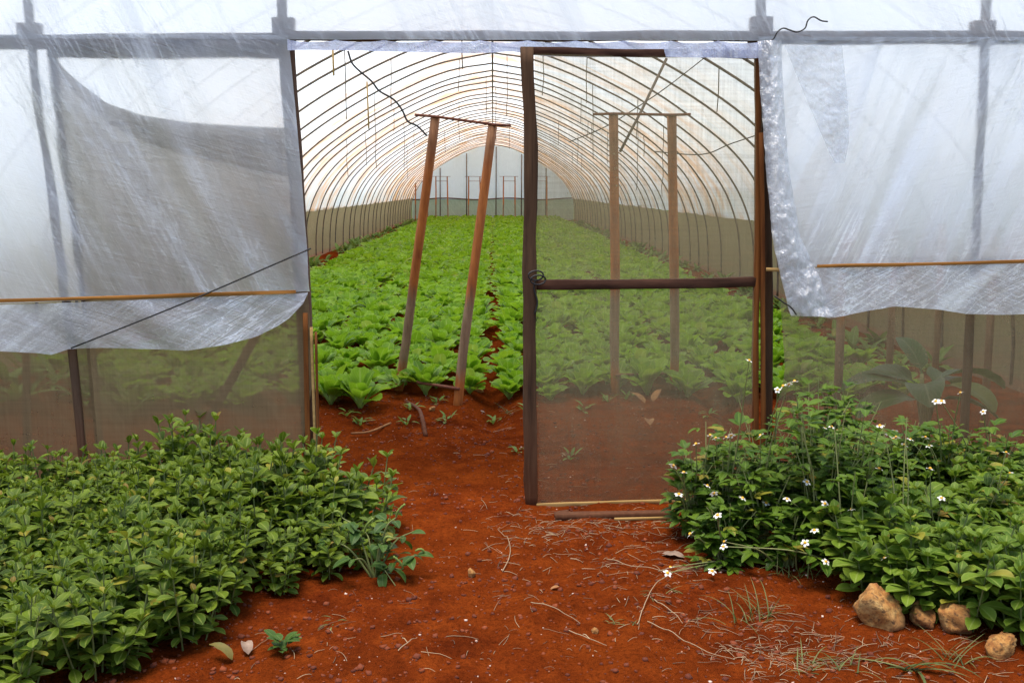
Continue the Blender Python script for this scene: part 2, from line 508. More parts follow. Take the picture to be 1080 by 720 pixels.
def ground_z(x, y):
    x = np.asarray(x, float); y = np.asarray(y, float)
    z = .05 * fbm(x * 1.3, y * 1.3, 3, 4) + .035 * fbm(x * 6, y * 6, 8, 3)
    near = np.clip((8 - y) / 2, 0, 1)
    z = z + near * .012 * (vnoise(x * 22, y * 22, 5) - .5)
    bed = np.zeros_like(x + y)
    for a, b in BEDS:
        c, w = (a + b) / 2, (b - a) / 2
        bed = np.maximum(bed, np.clip((1.12 - abs(x - c) / w) / .25, 0, 1))
    inside = np.clip((y - BED_Y0 + .8) / .5, 0, 1) * np.clip((52 - y) / 1, 0, 1)
    z = z + inside * (bed * .10 - .05)
    # low banks under the plant patches, and soil heaped along the inside of the left wall
    z = z + .05 * np.exp(-((y - 4.2) / .8) ** 2) * np.clip((abs(x - .25) - .9) / .6, 0, 1)
    z = z + .35 * np.exp(-((x + 3.3) / .7) ** 2) * np.exp(-((y - 6.3) / 1.2) ** 2)
    return z


def gz(x, y): return float(ground_z(np.array([x]), np.array([y]))[0])


def axis(dense0, dense1, step, lo, hi, grow=1.22, extra=None):
    a = list(np.arange(dense0, dense1, step))
    if extra: a += list(np.arange(dense1, extra[0], extra[1]))
    s = extra[1] if extra else step
    v = a[-1]
    while v < hi: s *= grow; v += s; a.append(v)
    s = step; v = a[0]; b = []
    while v > lo: s *= grow; v -= s; b.append(v)
    return np.array(b[::-1] + a)


gx = axis(-2.7, 3.0, .024, -300, 300)
gy = axis(2.2, 7.4, .024, -60, 500, extra=(52, .16))
X, Y = np.meshgrid(gx, gy, indexing="ij")
Zg = ground_z(X, Y)
V = np.stack((X, Y, Zg), -1).reshape(-1, 3)
nx, ny = len(gx), len(gy)
I = np.arange(nx * ny).reshape(nx, ny)
Q = np.stack((I[:-1, :-1], I[1:, :-1], I[1:, 1:], I[:-1, 1:]), -1).reshape(-1, 4)
tag(mesh_obj("ground", V, Q, V[:, :2], np.zeros(len(V)), np.zeros(len(Q)), M_SOIL), kind="structure",
    label="bare red earth in front of and inside the tunnel")

# ------------------------------------------------------------------ the greenhouse
_half = np.array([(4.0, 0), (3.98, .5), (3.90, 1.0), (3.66, 1.55), (3.22, 2.08), (2.5, 2.62), (1.6, 3.12), (.75, 3.46), (0, 3.60)])


def _smooth(p, k=8):
    out = []
    q = np.vstack((2 * p[0] - p[1], p, p[-1] + (p[-1] - p[-2])))
    for i in range(1, len(q) - 2):
        for t in np.linspace(0, 1, k, endpoint=False):
            a, b, c, d = q[i - 1], q[i], q[i + 1], q[i + 2]
            out.append(.5 * ((2 * b) + (c - a) * t + (2 * a - 5 * b + 4 * c - d) * t * t + (3 * b - a - 3 * c + d) * t ** 3))
    out.append(p[-1])
    return np.array(out)


HALF = _smooth(_half, 5)                       # wall foot to ridge
ARCH = np.vstack((HALF * (1, 1), (HALF * (-1, 1))[::-1][1:]))


def arch_z(x):
    return np.interp(np.abs(x), HALF[::-1, 0], HALF[::-1, 1])


Y1 = 51.0
gh = empty("greenhouse", (0, 0, 0), "long arched polythene greenhouse tunnel of thin hoops over the green rows", "greenhouse")
hoop_y = []
y = 5.35
while y < Y1 - .3:
    hoop_y.append(y); y += random.choice((.9, 1.1, 1.25, 1.25, 1.35))
for k, y in enumerate(hoop_y):
    m = MB()
    j = .03 * np.array([vnoise(i * .3, k * 3.1) - .5 for i in range(len(ARCH))])
    pts = np.stack((ARCH[:, 0], np.full(len(ARCH), y) + j + .05 * (random.random() - .5), ARCH[:, 1] + j), 1)
    m.tube(pts, .0145, 6)
    m.build("hoop", M_PIPE, gh)
m = MB(); m.tube([(0, y, 3.575 + .02 * math.sin(y)) for y in np.linspace(F + .1, Y1, 40)], .015, 6); m.build("ridge_pipe", M_PIPE, gh)

# roof skin, just outside the hoops, from one skirt to the other
sel = ARCH[ARCH[:, 1] > .93]
ys = np.linspace(F + .02, Y1, 190)
K = len(sel)
V = []
for y in ys:
    d = min(abs(y - h) for h in hoop_y)
    sag = .022 + .0 * d - .05 * min(d, .5) * 1.0
    nrm = np.stack((sel[:, 0] / 4, .35 + sel[:, 1] / 4), 1); nrm /= np.linalg.norm(nrm, axis=1)[:, None]
    o = sel + nrm * (sag + .02)
    wob = .02 * (vnoise(np.arange(K) * .5, np.full(K, y * 1.7), 4) - .5)
    V.append(np.stack((o[:, 0] + wob, np.full(K, y), o[:, 1] + wob), 1))
V = np.concatenate(V)
I = np.arange(len(ys) * K).reshape(len(ys), K)
Q = np.stack((I[:-1, :-1], I[:-1, 1:], I[1:, 1:], I[1:, :-1]), -1).reshape(-1, 4)
mesh_obj("roof_film", V, Q, V[:, :2], np.zeros(len(V)), np.zeros(len(Q)), M_ROOF, gh)

for s in (-1, 1):                                # side skirts of netting
    zz = np.linspace(-.12, 1.04, 8)
    V = []
    for y in ys:
        for z in zz:
            x = np.interp(max(z, 0), _half[:4, 1], _half[:4, 0]) + .045 + .02 * (vnoise(y * 1.5, z * 3, 7) - .5)
            zz_ = z + (.16 * (fbm(y * .9, 2 + s, 9) + .1 * vnoise(y * 6, 1, 3)) if z > 1 else 0)
            V.append((s * x, y, zz_))
    V = np.array(V)
    I = np.arange(len(V)).reshape(len(ys), len(zz))
    Q = np.stack((I[:-1, :-1], I[:-1, 1:], I[1:, 1:], I[1:, :-1]), -1).reshape(-1, 4)
    mesh_obj("side_net", V, Q, V[:, :2], np.zeros(len(V)), np.zeros(len(Q)), M_NETSIDE, gh)


def sheet(name, xl, xr, zb, zt, yfun, mat, parent=None, nx=60, nz=40):
    """a hanging sheet; xl/xr may depend on z, zb/zt on x"""
    U, W = np.meshgrid(np.linspace(0, 1, nx + 1), np.linspace(0, 1, nz + 1), indexing="ij")
    fl = xl if callable(xl) else (lambda z: np.full_like(z, xl))
    fr = xr if callable(xr) else (lambda z: np.full_like(z, xr))
    fb = zb if callable(zb) else (lambda x: np.full_like(x, zb))
    ft = zt if callable(zt) else (lambda x: np.full_like(x, zt))
    zm = np.full_like(U, 1.3)
    Xs = fl(zm) + (fr(zm) - fl(zm)) * U
    for _ in range(3):
        Z_ = fb(Xs) + (ft(Xs) - fb(Xs)) * W
        Xs = fl(Z_) + (fr(Z_) - fl(Z_)) * U
    Z_ = fb(Xs) + (ft(Xs) - fb(Xs)) * W
    Yv = yfun(Xs, Z_)
    V = np.stack((Xs, Yv, Z_), -1).reshape(-1, 3)
    I = np.arange((nx + 1) * (nz + 1)).reshape(nx + 1, nz + 1)
    Q = np.stack((I[:-1, :-1], I[1:, :-1], I[1:, 1:], I[:-1, 1:]), -1).reshape(-1, 4)
    return mesh_obj(name, V, Q, np.stack((U, W), -1).reshape(-1, 2), np.zeros(len(V)), np.zeros(len(Q)), mat, parent)


def px_curve_x(pts, Y):          # x as a function of z through photo points
    p = np.array([P(a, b, Y) for a, b in pts]); o = np.argsort(p[:, 2]); p = p[o]
    return lambda z: np.interp(z, p[:, 2], p[:, 0])


def px_curve_z(pts, Y):          # z as a function of x
    p = np.array([P(a, b, Y) for a, b in pts]); o = np.argsort(p[:, 0]); p = p[o]
    return lambda x: np.interp(x, p[:, 0], p[:, 2])


def zrow(py, px=560, Y=F): return P(px, py, Y)[2]


# far end wall: film above, netting below, a rail between
sheet("end_film", -3.95, 3.95, .98, lambda x: np.maximum(arch_z(x), 1.0), lambda x, z: Y1 + .06 * fbm(x * 2, z * 1.5, 3), M_ENDFILM, gh, 40, 20)
sheet("end_net", -4.0, 4.0, -.1, 1.0, lambda x, z: Y1 + .08 + .03 * fbm(x * 2, z * 2, 5), M_NETEND, gh, 40, 6)
m = MB(); m.tube([(x, Y1 - .05, 1.0 + .04 * math.sin(x * 2)) for x in np.linspace(-3.95, 3.95, 20)], .035, 6); m.build("end_rail", M_POST, gh)
for x in (-2.6, -1.3, 0.15, 1.4, 2.6):
    m = MB(); m.tube([(x, Y1 - .08, -.1), (x + .02, Y1 - .08, float(arch_z(x)) - .05)], .03, 6); m.build("end_post", M_PIPE, gh)

# ---- front frame: posts, beams, blocks
BZ = zrow(42)


def fpost(pts, r, mat=M_POST, Y=F + .02, name="front_post"):
    p = [P(a, b, Y) for a, b in pts]
    q = []
    for i in range(len(p) - 1):
        for t in np.linspace(0, 1, 8, endpoint=False): q.append(p[i] * (1 - t) + p[i + 1] * t)
    q.append(p[-1])
    q = np.array(q)
    q[:, 0] += .008 * (np.array([vnoise(v[2] * 3, pts[0][0] * .1) for v in q]) - .5)
    rr = r * (1 + .18 * (np.array([vnoise(v[2] * 6, pts[0][0] * .3) for v in q]) - .5))
    m = MB(); m.tube(q, rr, 10)
    return m.build(name, mat, gh)


fpost([(27, -30), (38, 80), (66, 280), (96, 560)], .021)
fpost([(57, 57), (84, 260), (115, 560)], .021, Y=F + .06)
fpost([(295, -80), (298, 44)], .023)
fpost([(799, -80), (802, 44)], .023)
fpost([(1040, -30), (1030, 190), (1018, 420), (1014, 520)], .022)
fpost([(302, 40), (316, 250), (331, 540)], .036, Y=F + .03)
fpost([(805, 46), (809, 300), (808, 560)], .028, mat=M_DOORV, Y=F + .07)
fpost([(-190, -10), (-160, 560)], .03)
fpost([(1300, -10), (1280, 560)], .03)
fpost([(27, 372), (30, 560)], .02, Y=F + .5)


def beam(a, b, w, d, mat=M_BEAM, name="crossbeam", seed=0):
    m = MB(); m.bar(a, b, w, d, 24, .006, side=(0, 0, 1), seed=seed); return m.build(name, mat, gh)


xa, xb = P(-190, 44, F)[0], P(1300, 42, F)[0]
beam(P(-190, 45, F), P(292, 44, F), .060, .04, seed=1)
beam(P(292, 38.5, F), P(815, 38.5, F), .040, .045, seed=2)
beam(P(815, 41, F), P(1300, 41, F), .058, .04, seed=3)
beam(P(52, 54.5, F + .03), P(300, 56, F + .03), .056, .03, seed=4, name="top_rail")
for px, py in ((34, 39), (299, 33), (801, 32), (1034, 36)):
    m = MB(); c = P(px, py, F + .035); m.bar(c - (0, 0, .055), c + (0, 0, .055), .10, .075, 4, .006, seed=px); m.build("joint_block", M_POST, gh)
# orange jamb strips at the left of the doorway
for (a, b, w, mt) in ((((322, 330), (327, 560), .022, M_ORANGE)), ((328, 345), (335, 560), .012, M_PALE), ((333, 350), (338, 560), .010, M_ORANGE)):
    m = MB(); m.bar(P(*a, F - .02), P(*b, F - .02), w, .02, 12, .003, seed=a[0]); m.build("jamb_strip", mt, gh)
m = MB(); m.bar(P(803, 140, F - .015), P(806, 560, F - .015), .02, .022, 12, .003, seed=8); m.build("jamb_strip", M_ORANGE, gh)
# slanting brace and low posts behind the nets
m = MB(); m.tube([P(275, 345, F + .25), P(205, 470, F + .3)], .022, 8); m.build("brace", M_POST, gh)
for px, a, b, dy in ((887, 320, 470, 1.0), (941, 310, 380, 2.2), (990, 310, 370, 2.4), (1045, 320, 400, 1.6)):
    m = MB(); q = P(px, a, F + dy); m.tube([(q[0], q[1], 1.25), (q[0] + .01, q[1], -.1)], .026, 8); m.build("inner_post", M_POLE, gh)

# ---- gable film above the beam
def crease(amp, rot, seed):
    c, s = math.cos(rot), math.sin(rot)

    def f(x, z):
        a = x * c + z * s; b = -x * s + z * c
        return amp * (fbm(a * 5, b * .8, seed, 3) * 1.2 + .5 * fbm(a * 14, b * 2, seed + 5, 2))
    return f


cl, cr = crease(.075, .42, 21), crease(.085, -.36, 22)
sheet("gable_film", -3.95, 3.95, lambda x: np.minimum(zrow(44), arch_z(x) - .02), arch_z, lambda x, z: F - .05 + .5 * cl(x, z) , M_FILM_L, gh, 120, 30)

# ---- left sheet hung over posts
FS = F - .055
root = empty("plastic_sheet", (0, 0, 0), "clear polythene sheet hung left of the doorway over a sagging brown net", "plastic sheet")
xrL = px_curve_x([(304, 40), (318, 180), (326, 300), (328, 320)], FS)
batL = px_curve_z([(-700, 334), (0, 320), (312, 308), (330, 307)], FS)
sheet("film", -3.9, xrL, batL, lambda x: np.minimum(zrow(40), arch_z(x)), lambda x, z: FS + cl(x, z) * np.clip((zrow(40) - z) * 3, .1, 1), M_FILM_L, root, 110, 60)
xrF = px_curve_x([(328, 290), (325, 310), (316, 328), (306, 336), (300, 400)], FS)
botL = px_curve_z([(-700, 380), (-200, 372), (0, 369), (40, 371), (58, 373), (75, 367), (110, 365), (150, 366), (200, 368), (240, 362), (272, 354), (300, 340), (312, 330), (329, 310)], FS)
fl = crease(.05, 1.0, 31)
sheet("flap", -3.9, xrF, botL, lambda x: batL(x) - .004, lambda x, z: FS - .03 + fl(x, z) - .05 * np.clip(batL(x) - z, 0, .3), M_FLAP, root, 110, 16)
m = MB(); m.bar(P(-300, 326, FS - .035), P(312, 308, FS - .035), .016, .008, 40, .003, side=(0, 0, 1), seed=3); m.build("batten", M_BATTEN, root)

# ---- right sheet
root = empty("plastic_sheet", (0, 0, 0), "creased clear polythene sheet hung right of the screen door", "plastic sheet")
xlR = px_curve_x([(800, 40), (806, 120), (812, 200), (818, 270), (832, 322), (838, 340)], FS)
batR = px_curve_z([(812, 284), (862, 281), (1080, 276), (1700, 262)], FS)
sheet("film", xlR, 3.9, batR, lambda x: np.minimum(zrow(40), arch_z(x)), lambda x, z: FS + cr(x, z) * np.clip((zrow(40) - z) * 3, .1, 1), M_FILM_R, root, 110, 60)
botR = px_curve_z([(818, 290), (832, 326), (850, 331), (872, 334), (890, 331), (940, 322), (985, 325), (1015, 330), (1050, 331), (1080, 330), (1300, 334), (1700, 340)], FS)
fr_ = crease(.055, .25, 41)
sheet("flap", xlR, 3.9, botR, lambda x: batR(x) - .004, lambda x, z: FS - .03 + fr_(x, z) - .05 * np.clip(batR(x) - z, 0, .3), M_FLAP, root, 110, 16)
m = MB(); m.bar(P(862, 281, FS - .035), P(1400, 268, FS - .035), .015, .008, 36, .003, side=(0, 0, 1), seed=5); m.build("batten", M_BATTEN, root)
# the bunched edge beside the door and the crumpled spare layer
edge0 = px_curve_x([(797, 44), (800, 100), (806, 180), (812, 250), (828, 320), (834, 340)], FS)
edge1 = px_curve_x([(822, 44), (824, 100), (830, 180), (842, 250), (876, 320), (884, 340)], FS)
sheet("bunched_edge", edge0, edge1, lambda x: np.full_like(x, zrow(331)), zrow(46),
      lambda x, z: FS - .035 - .035 * np.sin(np.clip((x - edge0(z)) / (edge1(z) - edge0(z)), 0, 1) * math.pi) + .035 * fbm(x * 40, z * 22, 51, 3), M_BUNCH, root, 26, 140)
cxl = px_curve_x([(822, 40), (850, 110), (872, 160), (880, 176)], FS)
cxr = px_curve_x([(885, 40), (892, 110), (893, 150), (888, 176)], FS)
sheet("crumpled_layer", cxl, cxr, zrow(172), zrow(50), lambda x, z: FS - .030 + .012 * fbm(x * 30, z * 44, 61, 3), M_CRUMPLE, root, 36, 70)

# ---- valance over the doorway
val_b = px_curve_z([(300, 54), (330, 53), (420, 55), (500, 57), (540, 55), (575, 60), (620, 61), (680, 60), (730, 61), (800, 62)], FS)
o = sheet("plastic_strip", P(304, 50, FS)[0], P(803, 50, FS)[0], val_b,
          lambda x: zrow(44.5) - .012 * np.abs(np.sin((x - P(304, 50, FS)[0]) * 14.5)) ** .6,
          lambda x, z: FS - .012 + .03 * fbm(x * 12, z * 8, 71, 3), M_BLUE, None, 150, 8)
tag(o, "bluish white plastic strip tacked along the beam above the doorway", "plastic strip")

# ---- insect nets of the front wall
netk = lambda x, z: F - .02 + .06 * fbm(x * 2.6, z * 1.6, 81, 4)
sag = px_curve_z([(60, 62), (72, 76), (85, 88), (115, 110), (150, 122), (200, 130), (260, 134), (306, 136)], F)
xlN = px_curve_x([(60, 60), (86, 260), (112, 540)], F)
xrN = px_curve_x([(306, 100), (320, 250), (327, 330), (331, 400), (318, 480), (316, 540)], F)
root = empty("insect_net", (0, 0, 0), "brown insect net sagging at its top edge, stretched left of the doorway", "net")
sheet("net_panel", xlN, xrN, -.08, sag, netk, M_NET, root, 50, 40)
sheet("rolled_top", lambda z: np.full_like(z, P(64, 80, F)[0]), lambda z: np.full_like(z, P(306, 140, F)[0]),
      lambda x: sag(x) - .02 - .20 * np.clip((x + 2.05) / 1.1, 0, 1) ** .8, lambda x: sag(x) + .004, lambda x, z: F - .03 + .04 * fbm(x * 4, z * 9, 83, 2), M_FOLD, root, 50, 10)
o = sheet("insect_net", -3.95, P(100, 420, F)[0], -.08, lambda x: np.minimum(zrow(330), arch_z(x)), lambda x, z: netk(x, z) + .04, M_NET, None, 40, 24)
tag(o, "brown insect net at the far left end of the front wall below the polythene flap", "net")
xlN2 = px_curve_x([(814, 220), (822, 320), (826, 390), (818, 430), (812, 540)], F)
o = sheet("insect_net", xlN2, 3.95, -.08, lambda x: np.minimum(zrow(270), arch_z(x)), netk, M_NETR, None, 70, 24)
tag(o, "dusty brown insect net on the front wall right of the screen door", "net")

# ------------------------------------------------------------------ screen door
DL, DR = 4.72, 4.86
door = empty("screen_door", (0, 0, 0), "tall screen door with dark timber frame and beige insect net", "door")
aT, aB = P(557.5, 50, DL), P(560, 538, DL)
m = MB(); m.bar(aT, aB, .061, .05, 30, .010, seed=12); m.build("stile", M_DOORV, door)
bT, bB = P(800, 58, DR), P(797, 505, DR); bB[2] = aB[2]
m = MB(); m.bar(bT, bB, .026, .035, 24, .005, seed=14); m.build("stile", M_ORANGE, door)
m = MB(); m.bar(P(562, 300, DL), P(798, 296.5, DR), .046, .035, 20, .006, side=(0, 0, 1), seed=15); m.build("rail", M_DOORH, door)
m = MB(); m.bar(P(562, 54, DL), P(800, 57, DR), .035, .03, 20, .006, side=(0, 0, 1), seed=16); m.build("rail", M_DOORH, door)
m = MB(); m.bar(P(566, 533, DL - .03), P(800, 525, DR - .03), .020, .012, 20, .004, side=(0, 0, 1), seed=17); m.build("batten", M_PALE, door)
xs0, xs1 = P(563, 300, DL)[0], P(797, 300, DR)[0]
sheet("net_panel", xs0, xs1, aB[2] + .02, aT[2] - .03, lambda x, z: DL - .012 + (DR - DL) * (x - xs0) / (xs1 - xs0) + .012 * fbm(x * 3, z * 2, 91, 2), M_NETDOOR, door, 30, 40)
m = MB()
c = P(565, 290, DL - .03)
for k in range(2):
    m.tube([c + np.array((.035 * math.cos(a) + .01 * k, -.005 - .03 * abs(math.sin(a * .5)), .022 * math.sin(a) - .02 * k)) for a in np.linspace(0, 6.28, 16)], .004, 6)
m.tube([c + np.array((-.008 * math.sin(t * 7), -.006, -.02 - t * .16)) for t in np.linspace(0, 1, 14)], .004, 6)
m.build("wire_loop", M_CORD, door)

# loose wood under the door
m = MB(); m.bar(P(548, 548, DL - .12), P(600, 541, DL - .1), .03, .03, 10, .008, side=(0, 0, 1), seed=21)
tag(m.build("wood_offcut", M_DOORV), "short dark wood offcut wedged under the door's left stile", "wood")
m = MB(); a = G(585, 548); b = G(705, 545); m.bar(a + (0, 0, .02), b + (0, 0, .02), .05, .03, 16, .008, side=(0, 1, 0), seed=22)
tag(m.build("plank", M_DOORV), "dark plank lying on the soil along the foot of the door", "plank")
m = MB(); a = G(648, 547, .05); b = G(745, 545, .05); m.bar(a, b, .012, .010, 16, .002, side=(0, 0, 1), seed=23)
tag(m.build("bamboo_stick", M_PALE), "pale split bamboo stick lying below the door's bottom batten", "stick")
m = MB(); m.tube([P(808, 284, F - .03), P(830, 285, F - .05)], .009, 8)
tag(m.build("latch_stick", M_PALE), "short pale stick across the door's right edge as a latch", "stick")

# cords and wires
def cord(name, pts, r, mat, label, cat, n=30, smooth=True, group=None):
    p = np.array(pts)
    if smooth and len(p) > 2: p = _smooth(p, 6)
    m = MB(); m.tube(p, r, 6)
    return tag(m.build(name, mat), label, cat, group)


cord("string_line", [P(75, 367, FS - .1), P(200, 317, FS - .07), P(328, 262, FS - .05)], .0042, M_CORD, "taut black cord slanting across the left polythene sheet", "cord")
cord("black_wire", [P(a, b, FS - .05) for a, b in ((806, 44), (815, 42), (820, 34), (826, 30), (833, 32), (841, 34), (849, 30), (852, 22), (858, 18), (866, 22), (873, 23))], .0035, M_CORD, "wiggly black wire sticking up at the beam's right joint", "wire")
cord("black_wire", [P(a, b, FS - .08) for a, b in ((817, 312), (825, 318), (834, 324), (840, 332))], .0035, M_CORD, "short black wire curling at the lower corner of the right sheet", "wire")

# ------------------------------------------------------------------ trellis frames at the row ends
def trellis(pl, pr, tl, tr, label, rung=(.86, .86), over=.12, r=.033, group="trellis frames at the ends of the beds"):
    base = np.array(((pl[0] + pr[0]) / 2, pl[1], 0))
    t = empty("trellis_frame", base, label, "trellis", group)
    for a, b in ((pl, tl), (pr, tr)):
        m = MB()
        k = np.linspace(0, 1, 14)[:, None]
        q = np.asarray(a) * (1 - k) + np.asarray(b) * k
        q[:, 0] += .012 * (vnoise(q[:, 2] * 2.2, np.full(14, a[0] * 7)) - .5)
        m.tube(q - base, r * (1 + .10 * (vnoise(q[:, 2] * 7, q[:, 0]) - .5)), 10); m.build("pole", M_POLE, t)
    tl, tr = np.asarray(tl), np.asarray(tr)
    d = (tr - tl)
    m = MB(); m.tube([tl - d * .35 - base + (0, -.03, 0), tl - base + (0, -.03, .004), tr - base + (0, -.03, -.004), tr + d * .3 - base + (0, -.03, 0)], .010, 6); m.build("top_bar", M_IRON, t)
    a = np.asarray(pl) + (tl - np.asarray(pl)) * rung[0]; b = np.asarray(pr) + (tr - np.asarray(pr)) * rung[1]
    m = MB(); m.tube([a - base - (0, .05, 0), b - base - (0, .05, 0)], .011, 6); m.build("rung", M_IRON, t)
    return t


def on(px, py):
    g = G(px, py); g[2] = -.05; return g


trellis(on(419, 420), on(480, 434), P(459, 124, 7.0), P(520, 131, 6.9), "leaning trellis frame of two rusty poles seen through the open doorway", (.10, .11))
trellis(on(649, 422), on(712, 416), P(647, 121, 7.1), P(709, 121, 7.1), "upright trellis frame of two rusty poles seen through the door's net", (.12, .11))
FARX = (-2.35, -.85, .75, 2.2, -3.3)
for i, x in enumerate(FARX):
    y = 47.0 + .8 * random.random()
    trellis((x - .28, y, -.05), (x + .28, y, -.05), (x - .26, y, 2.05), (x + .26, y, 2.05), "small distant trellis frame standing against the pale end wall", (.9, .9), r=.03,
            group="distant trellis frames by the end wall")

# ------------------------------------------------------------------ hanging strings, canes and wires under the roof
def string(x, y, top, bot, r, mat, label, group, name="hanging_string"):
    n = 8
    z = np.linspace(top, bot, n)
    pts = np.stack((x + .03 * (vnoise(z * 4, np.full(n, x * 5 + y)) - .5), y + .0 * z, z), 1)
    m = MB(); m.tube(pts, r, 5, cap=False)
    return tag(m.build(name, mat), label, "string", group)


rs = random.Random(5)
for k in range(36):
    i = rs.randrange(4, 26)
    y = hoop_y[i]
    x = rs.uniform(-2.9, 2.9)
    top = float(arch_z(x))
    string(x, y, top, top - rs.uniform(.35, 1.2), .006, M_STRING, "thin string hanging straight down from a roof hoop", "strings hanging from the roof hoops")
m = MB(); m.tube([P(351, 52, 11.3), P(352, 80, 11.3)], .011, 6); tag(m.build("cane", M_CANE), "short yellow cane hanging high at the doorway's left corner", "cane")
m = MB(); m.tube([P(387, 86, 12.5), P(389, 136, 12.5)], .010, 6); tag(m.build("cane", M_CANE), "longer yellow cane dangling from the hoops left of the leaning poles", "cane")
cord("drooping_line", [P(a, b, 10.5) for a, b in ((367, 54), (371, 66), (378, 74), (392, 86), (400, 96), (415, 105), (424, 116), (430, 128), (440, 133), (450, 143))], .011, M_CORD, "crooked dark cord drooping under the roof above the leaning poles", "cord")
cord("diagonal_pole", [P(703, 62, 9.3), P(676, 118, 9.2), P(654, 160, 9.1)], .014, M_PIPE, "slanting dark stick tied across the hoops behind the door's net", "stick", smooth=False)
cord("loose_wire", [P(742, 62, 9.3), P(706, 90, 9.3), P(680, 108, 9.4), P(640, 133, 9.6), P(600, 150, 9.8)], .005, M_CORD, "thin dark wire running slantwise under the roof behind the door's net", "wire")
cord("loose_wire", [P(690, 160, 8.5), P(740, 163, 8.4), P(770, 152, 8.3), P(800, 142, 8.2)], .005, M_CORD, "thin dark wire drooping across the upper right of the door's net", "wire")

# ------------------------------------------------------------------ leaves and plants
def leaf(L, W, prof, bend=.6, fold=.25, nl=6, wave=0.0, e0=0.0, cols=5):
    t = np.linspace(0, 1, nl + 1)
    w = np.maximum(prof(t), .02) * W / 2
    th = e0 - bend * t
    yy = np.concatenate(([0], np.cumsum(np.cos((th[1:] + th[:-1]) / 2)))) * L / nl
    zz = np.concatenate(([0], np.cumsum(np.sin((th[1:] + th[:-1]) / 2)))) * L / nl
    up = np.stack((-np.sin(th), np.cos(th)), 1)
    V = []
    ss = np.linspace(-1, 1, cols)
    for i in range(nl + 1):
        for s in ss:
            h = abs(s) ** 1.4 * w[i] * fold + (abs(s) * wave * W * (random.random() - .5) if wave else 0)
            V.append((s * w[i], yy[i] + up[i, 0] * h, zz[i] + up[i, 1] * h))
    Q = []
    for i in range(nl):
        for j in range(cols - 1):
            a = i * cols + j
            Q.append((a, a + 1, a + cols + 1, a + cols))
    UV = np.stack((np.tile(np.linspace(0, 1, cols), nl + 1), np.repeat(t, cols)), 1)
    return np.array(V), np.array(Q), UV


def put(mb, lf, o, az, el, roll=0.0, mi=0, rn=None):
    V, Q, UV = lf
    M = np.array((Matrix.Rotation(az, 3, 'Z') @ Matrix.Rotation(el, 3, 'X') @ Matrix.Rotation(roll, 3, 'Y')))
    mb.add(V @ M.T + np.asarray(o), Q, UV, rn, mi)


OBOV = lambda t: np.sin(np.pi * np.clip(t, 0, 1) ** 1.35) ** .75 * (t < .999) + .0
OVATE = lambda t: np.clip(1.9 * t ** .55 * (1 - t) ** .8, 0, 1)
SPOON = lambda t: np.where(t < .36, .16 + .1 * t, np.clip(1.0 - ((t - .70) / .335) ** 2, 0.03, 1) ** .55)
PADDLE = lambda t: np.where(t < .14, .10, np.clip(1.0 - ((t - .52) / .49) ** 2, .02, 1) ** .6)


def crop_plant(seed, n, nl, size=1.0, cols=5):
    random.seed(seed)
    m = MB()
    for k in range(n):
        f = k / max(1, n - 1)                   # outer to inner
        az = k * 2.399 + random.uniform(-.3, .3)
        L = size * random.uniform(.17, .235) * (1 - .25 * f)
        el = R(50 + 34 * f + random.uniform(-9, 9))
        lf = leaf(L, L * random.uniform(.50, .64), SPOON, random.uniform(.6, 1.15) * (1 - .3 * f), random.uniform(.15, .45), nl, .07, cols=cols)
        put(m, lf, (0, 0, .0), az, el, random.uniform(-.25, .25))
    return m.arrays()


CROPS = [crop_plant(100 + i, 16, 8) for i in range(7)]
CROPS_FAR = [crop_plant(200 + i, 9, 5, 1.05, 3) for i in range(4)]
random.seed(3)
spots = []
for a, b in BEDS:
    rows = 6
    y = BED_Y0 - .48
    k = 0
    while y < 49.5:
        for r_ in range(rows):
            x = a + .09 + (b - a - .18) * r_ / (rows - 1) + random.uniform(-.06, .06)
            yy = y + random.uniform(-.06, .06) + (.11 if r_ % 2 else 0)
            if yy < BED_Y0 - .22 - (.25 if x < -.8 else 0) + .30 * vnoise(x * 2.2, 3.3): continue
            if random.random() < .05: continue
            if yy < 7.1 and (-.75 < x < -.15 or .75 < x < 1.3): continue
            spots.append((x, yy))
        y += .235
spots.sort(key=lambda s: s[0] ** 2 + s[1] ** 2)


def in_view(s):
    px = 520 + 1080 * s[0] / s[1]
    return 330 < px < 830


near = [s for s in spots if in_view(s)][:290]
ns = set(near)
crop_me = [mesh_data("leafy_crop", *T, M_CROP) for T in CROPS]
for i, (x, y) in enumerate(near):
    o = obj("leafy_crop", crop_me[i % len(crop_me)])
    o.location = (x, y, gz(x, y) - .01)
    o.rotation_euler = (random.uniform(-.12, .12), random.uniform(-.12, .12), random.uniform(0, 6.28))
    s = random.uniform(.75, 1.2); o.scale = (s, s, s * random.uniform(1.0, 1.4))
    tag(o, "bright green spoon-leaved vegetable among the nearest plants of the beds", "vegetable", "vegetables at the near end of the beds")
rest = [s for s in spots if s not in ns]
lots = {}
for i, (x, y) in enumerate(rest):
    lots.setdefault((y > 17, i % (4 if y > 17 else 7)), []).append(((x, y, 0), random.uniform(0, 6.28), random.uniform(.8, 1.35), (random.uniform(-.2, .2), random.uniform(-.2, .2))))
parts = []
for (far, k), xf in lots.items():
    zz = ground_z(np.array([p[0][0] for p in xf]), np.array([p[0][1] for p in xf]))
    xf = [((p[0], p[1], z - .01), a, s, t) for ((p, a, s, t), z) in zip(xf, zz)]
    parts.append(replicate((CROPS_FAR if far else CROPS)[k], xf))
tag(mesh_obj("crop_rows", *join(parts), mats=M_CROP), "long beds of bright green leafy vegetables filling the tunnel", "crops", kind="stuff")


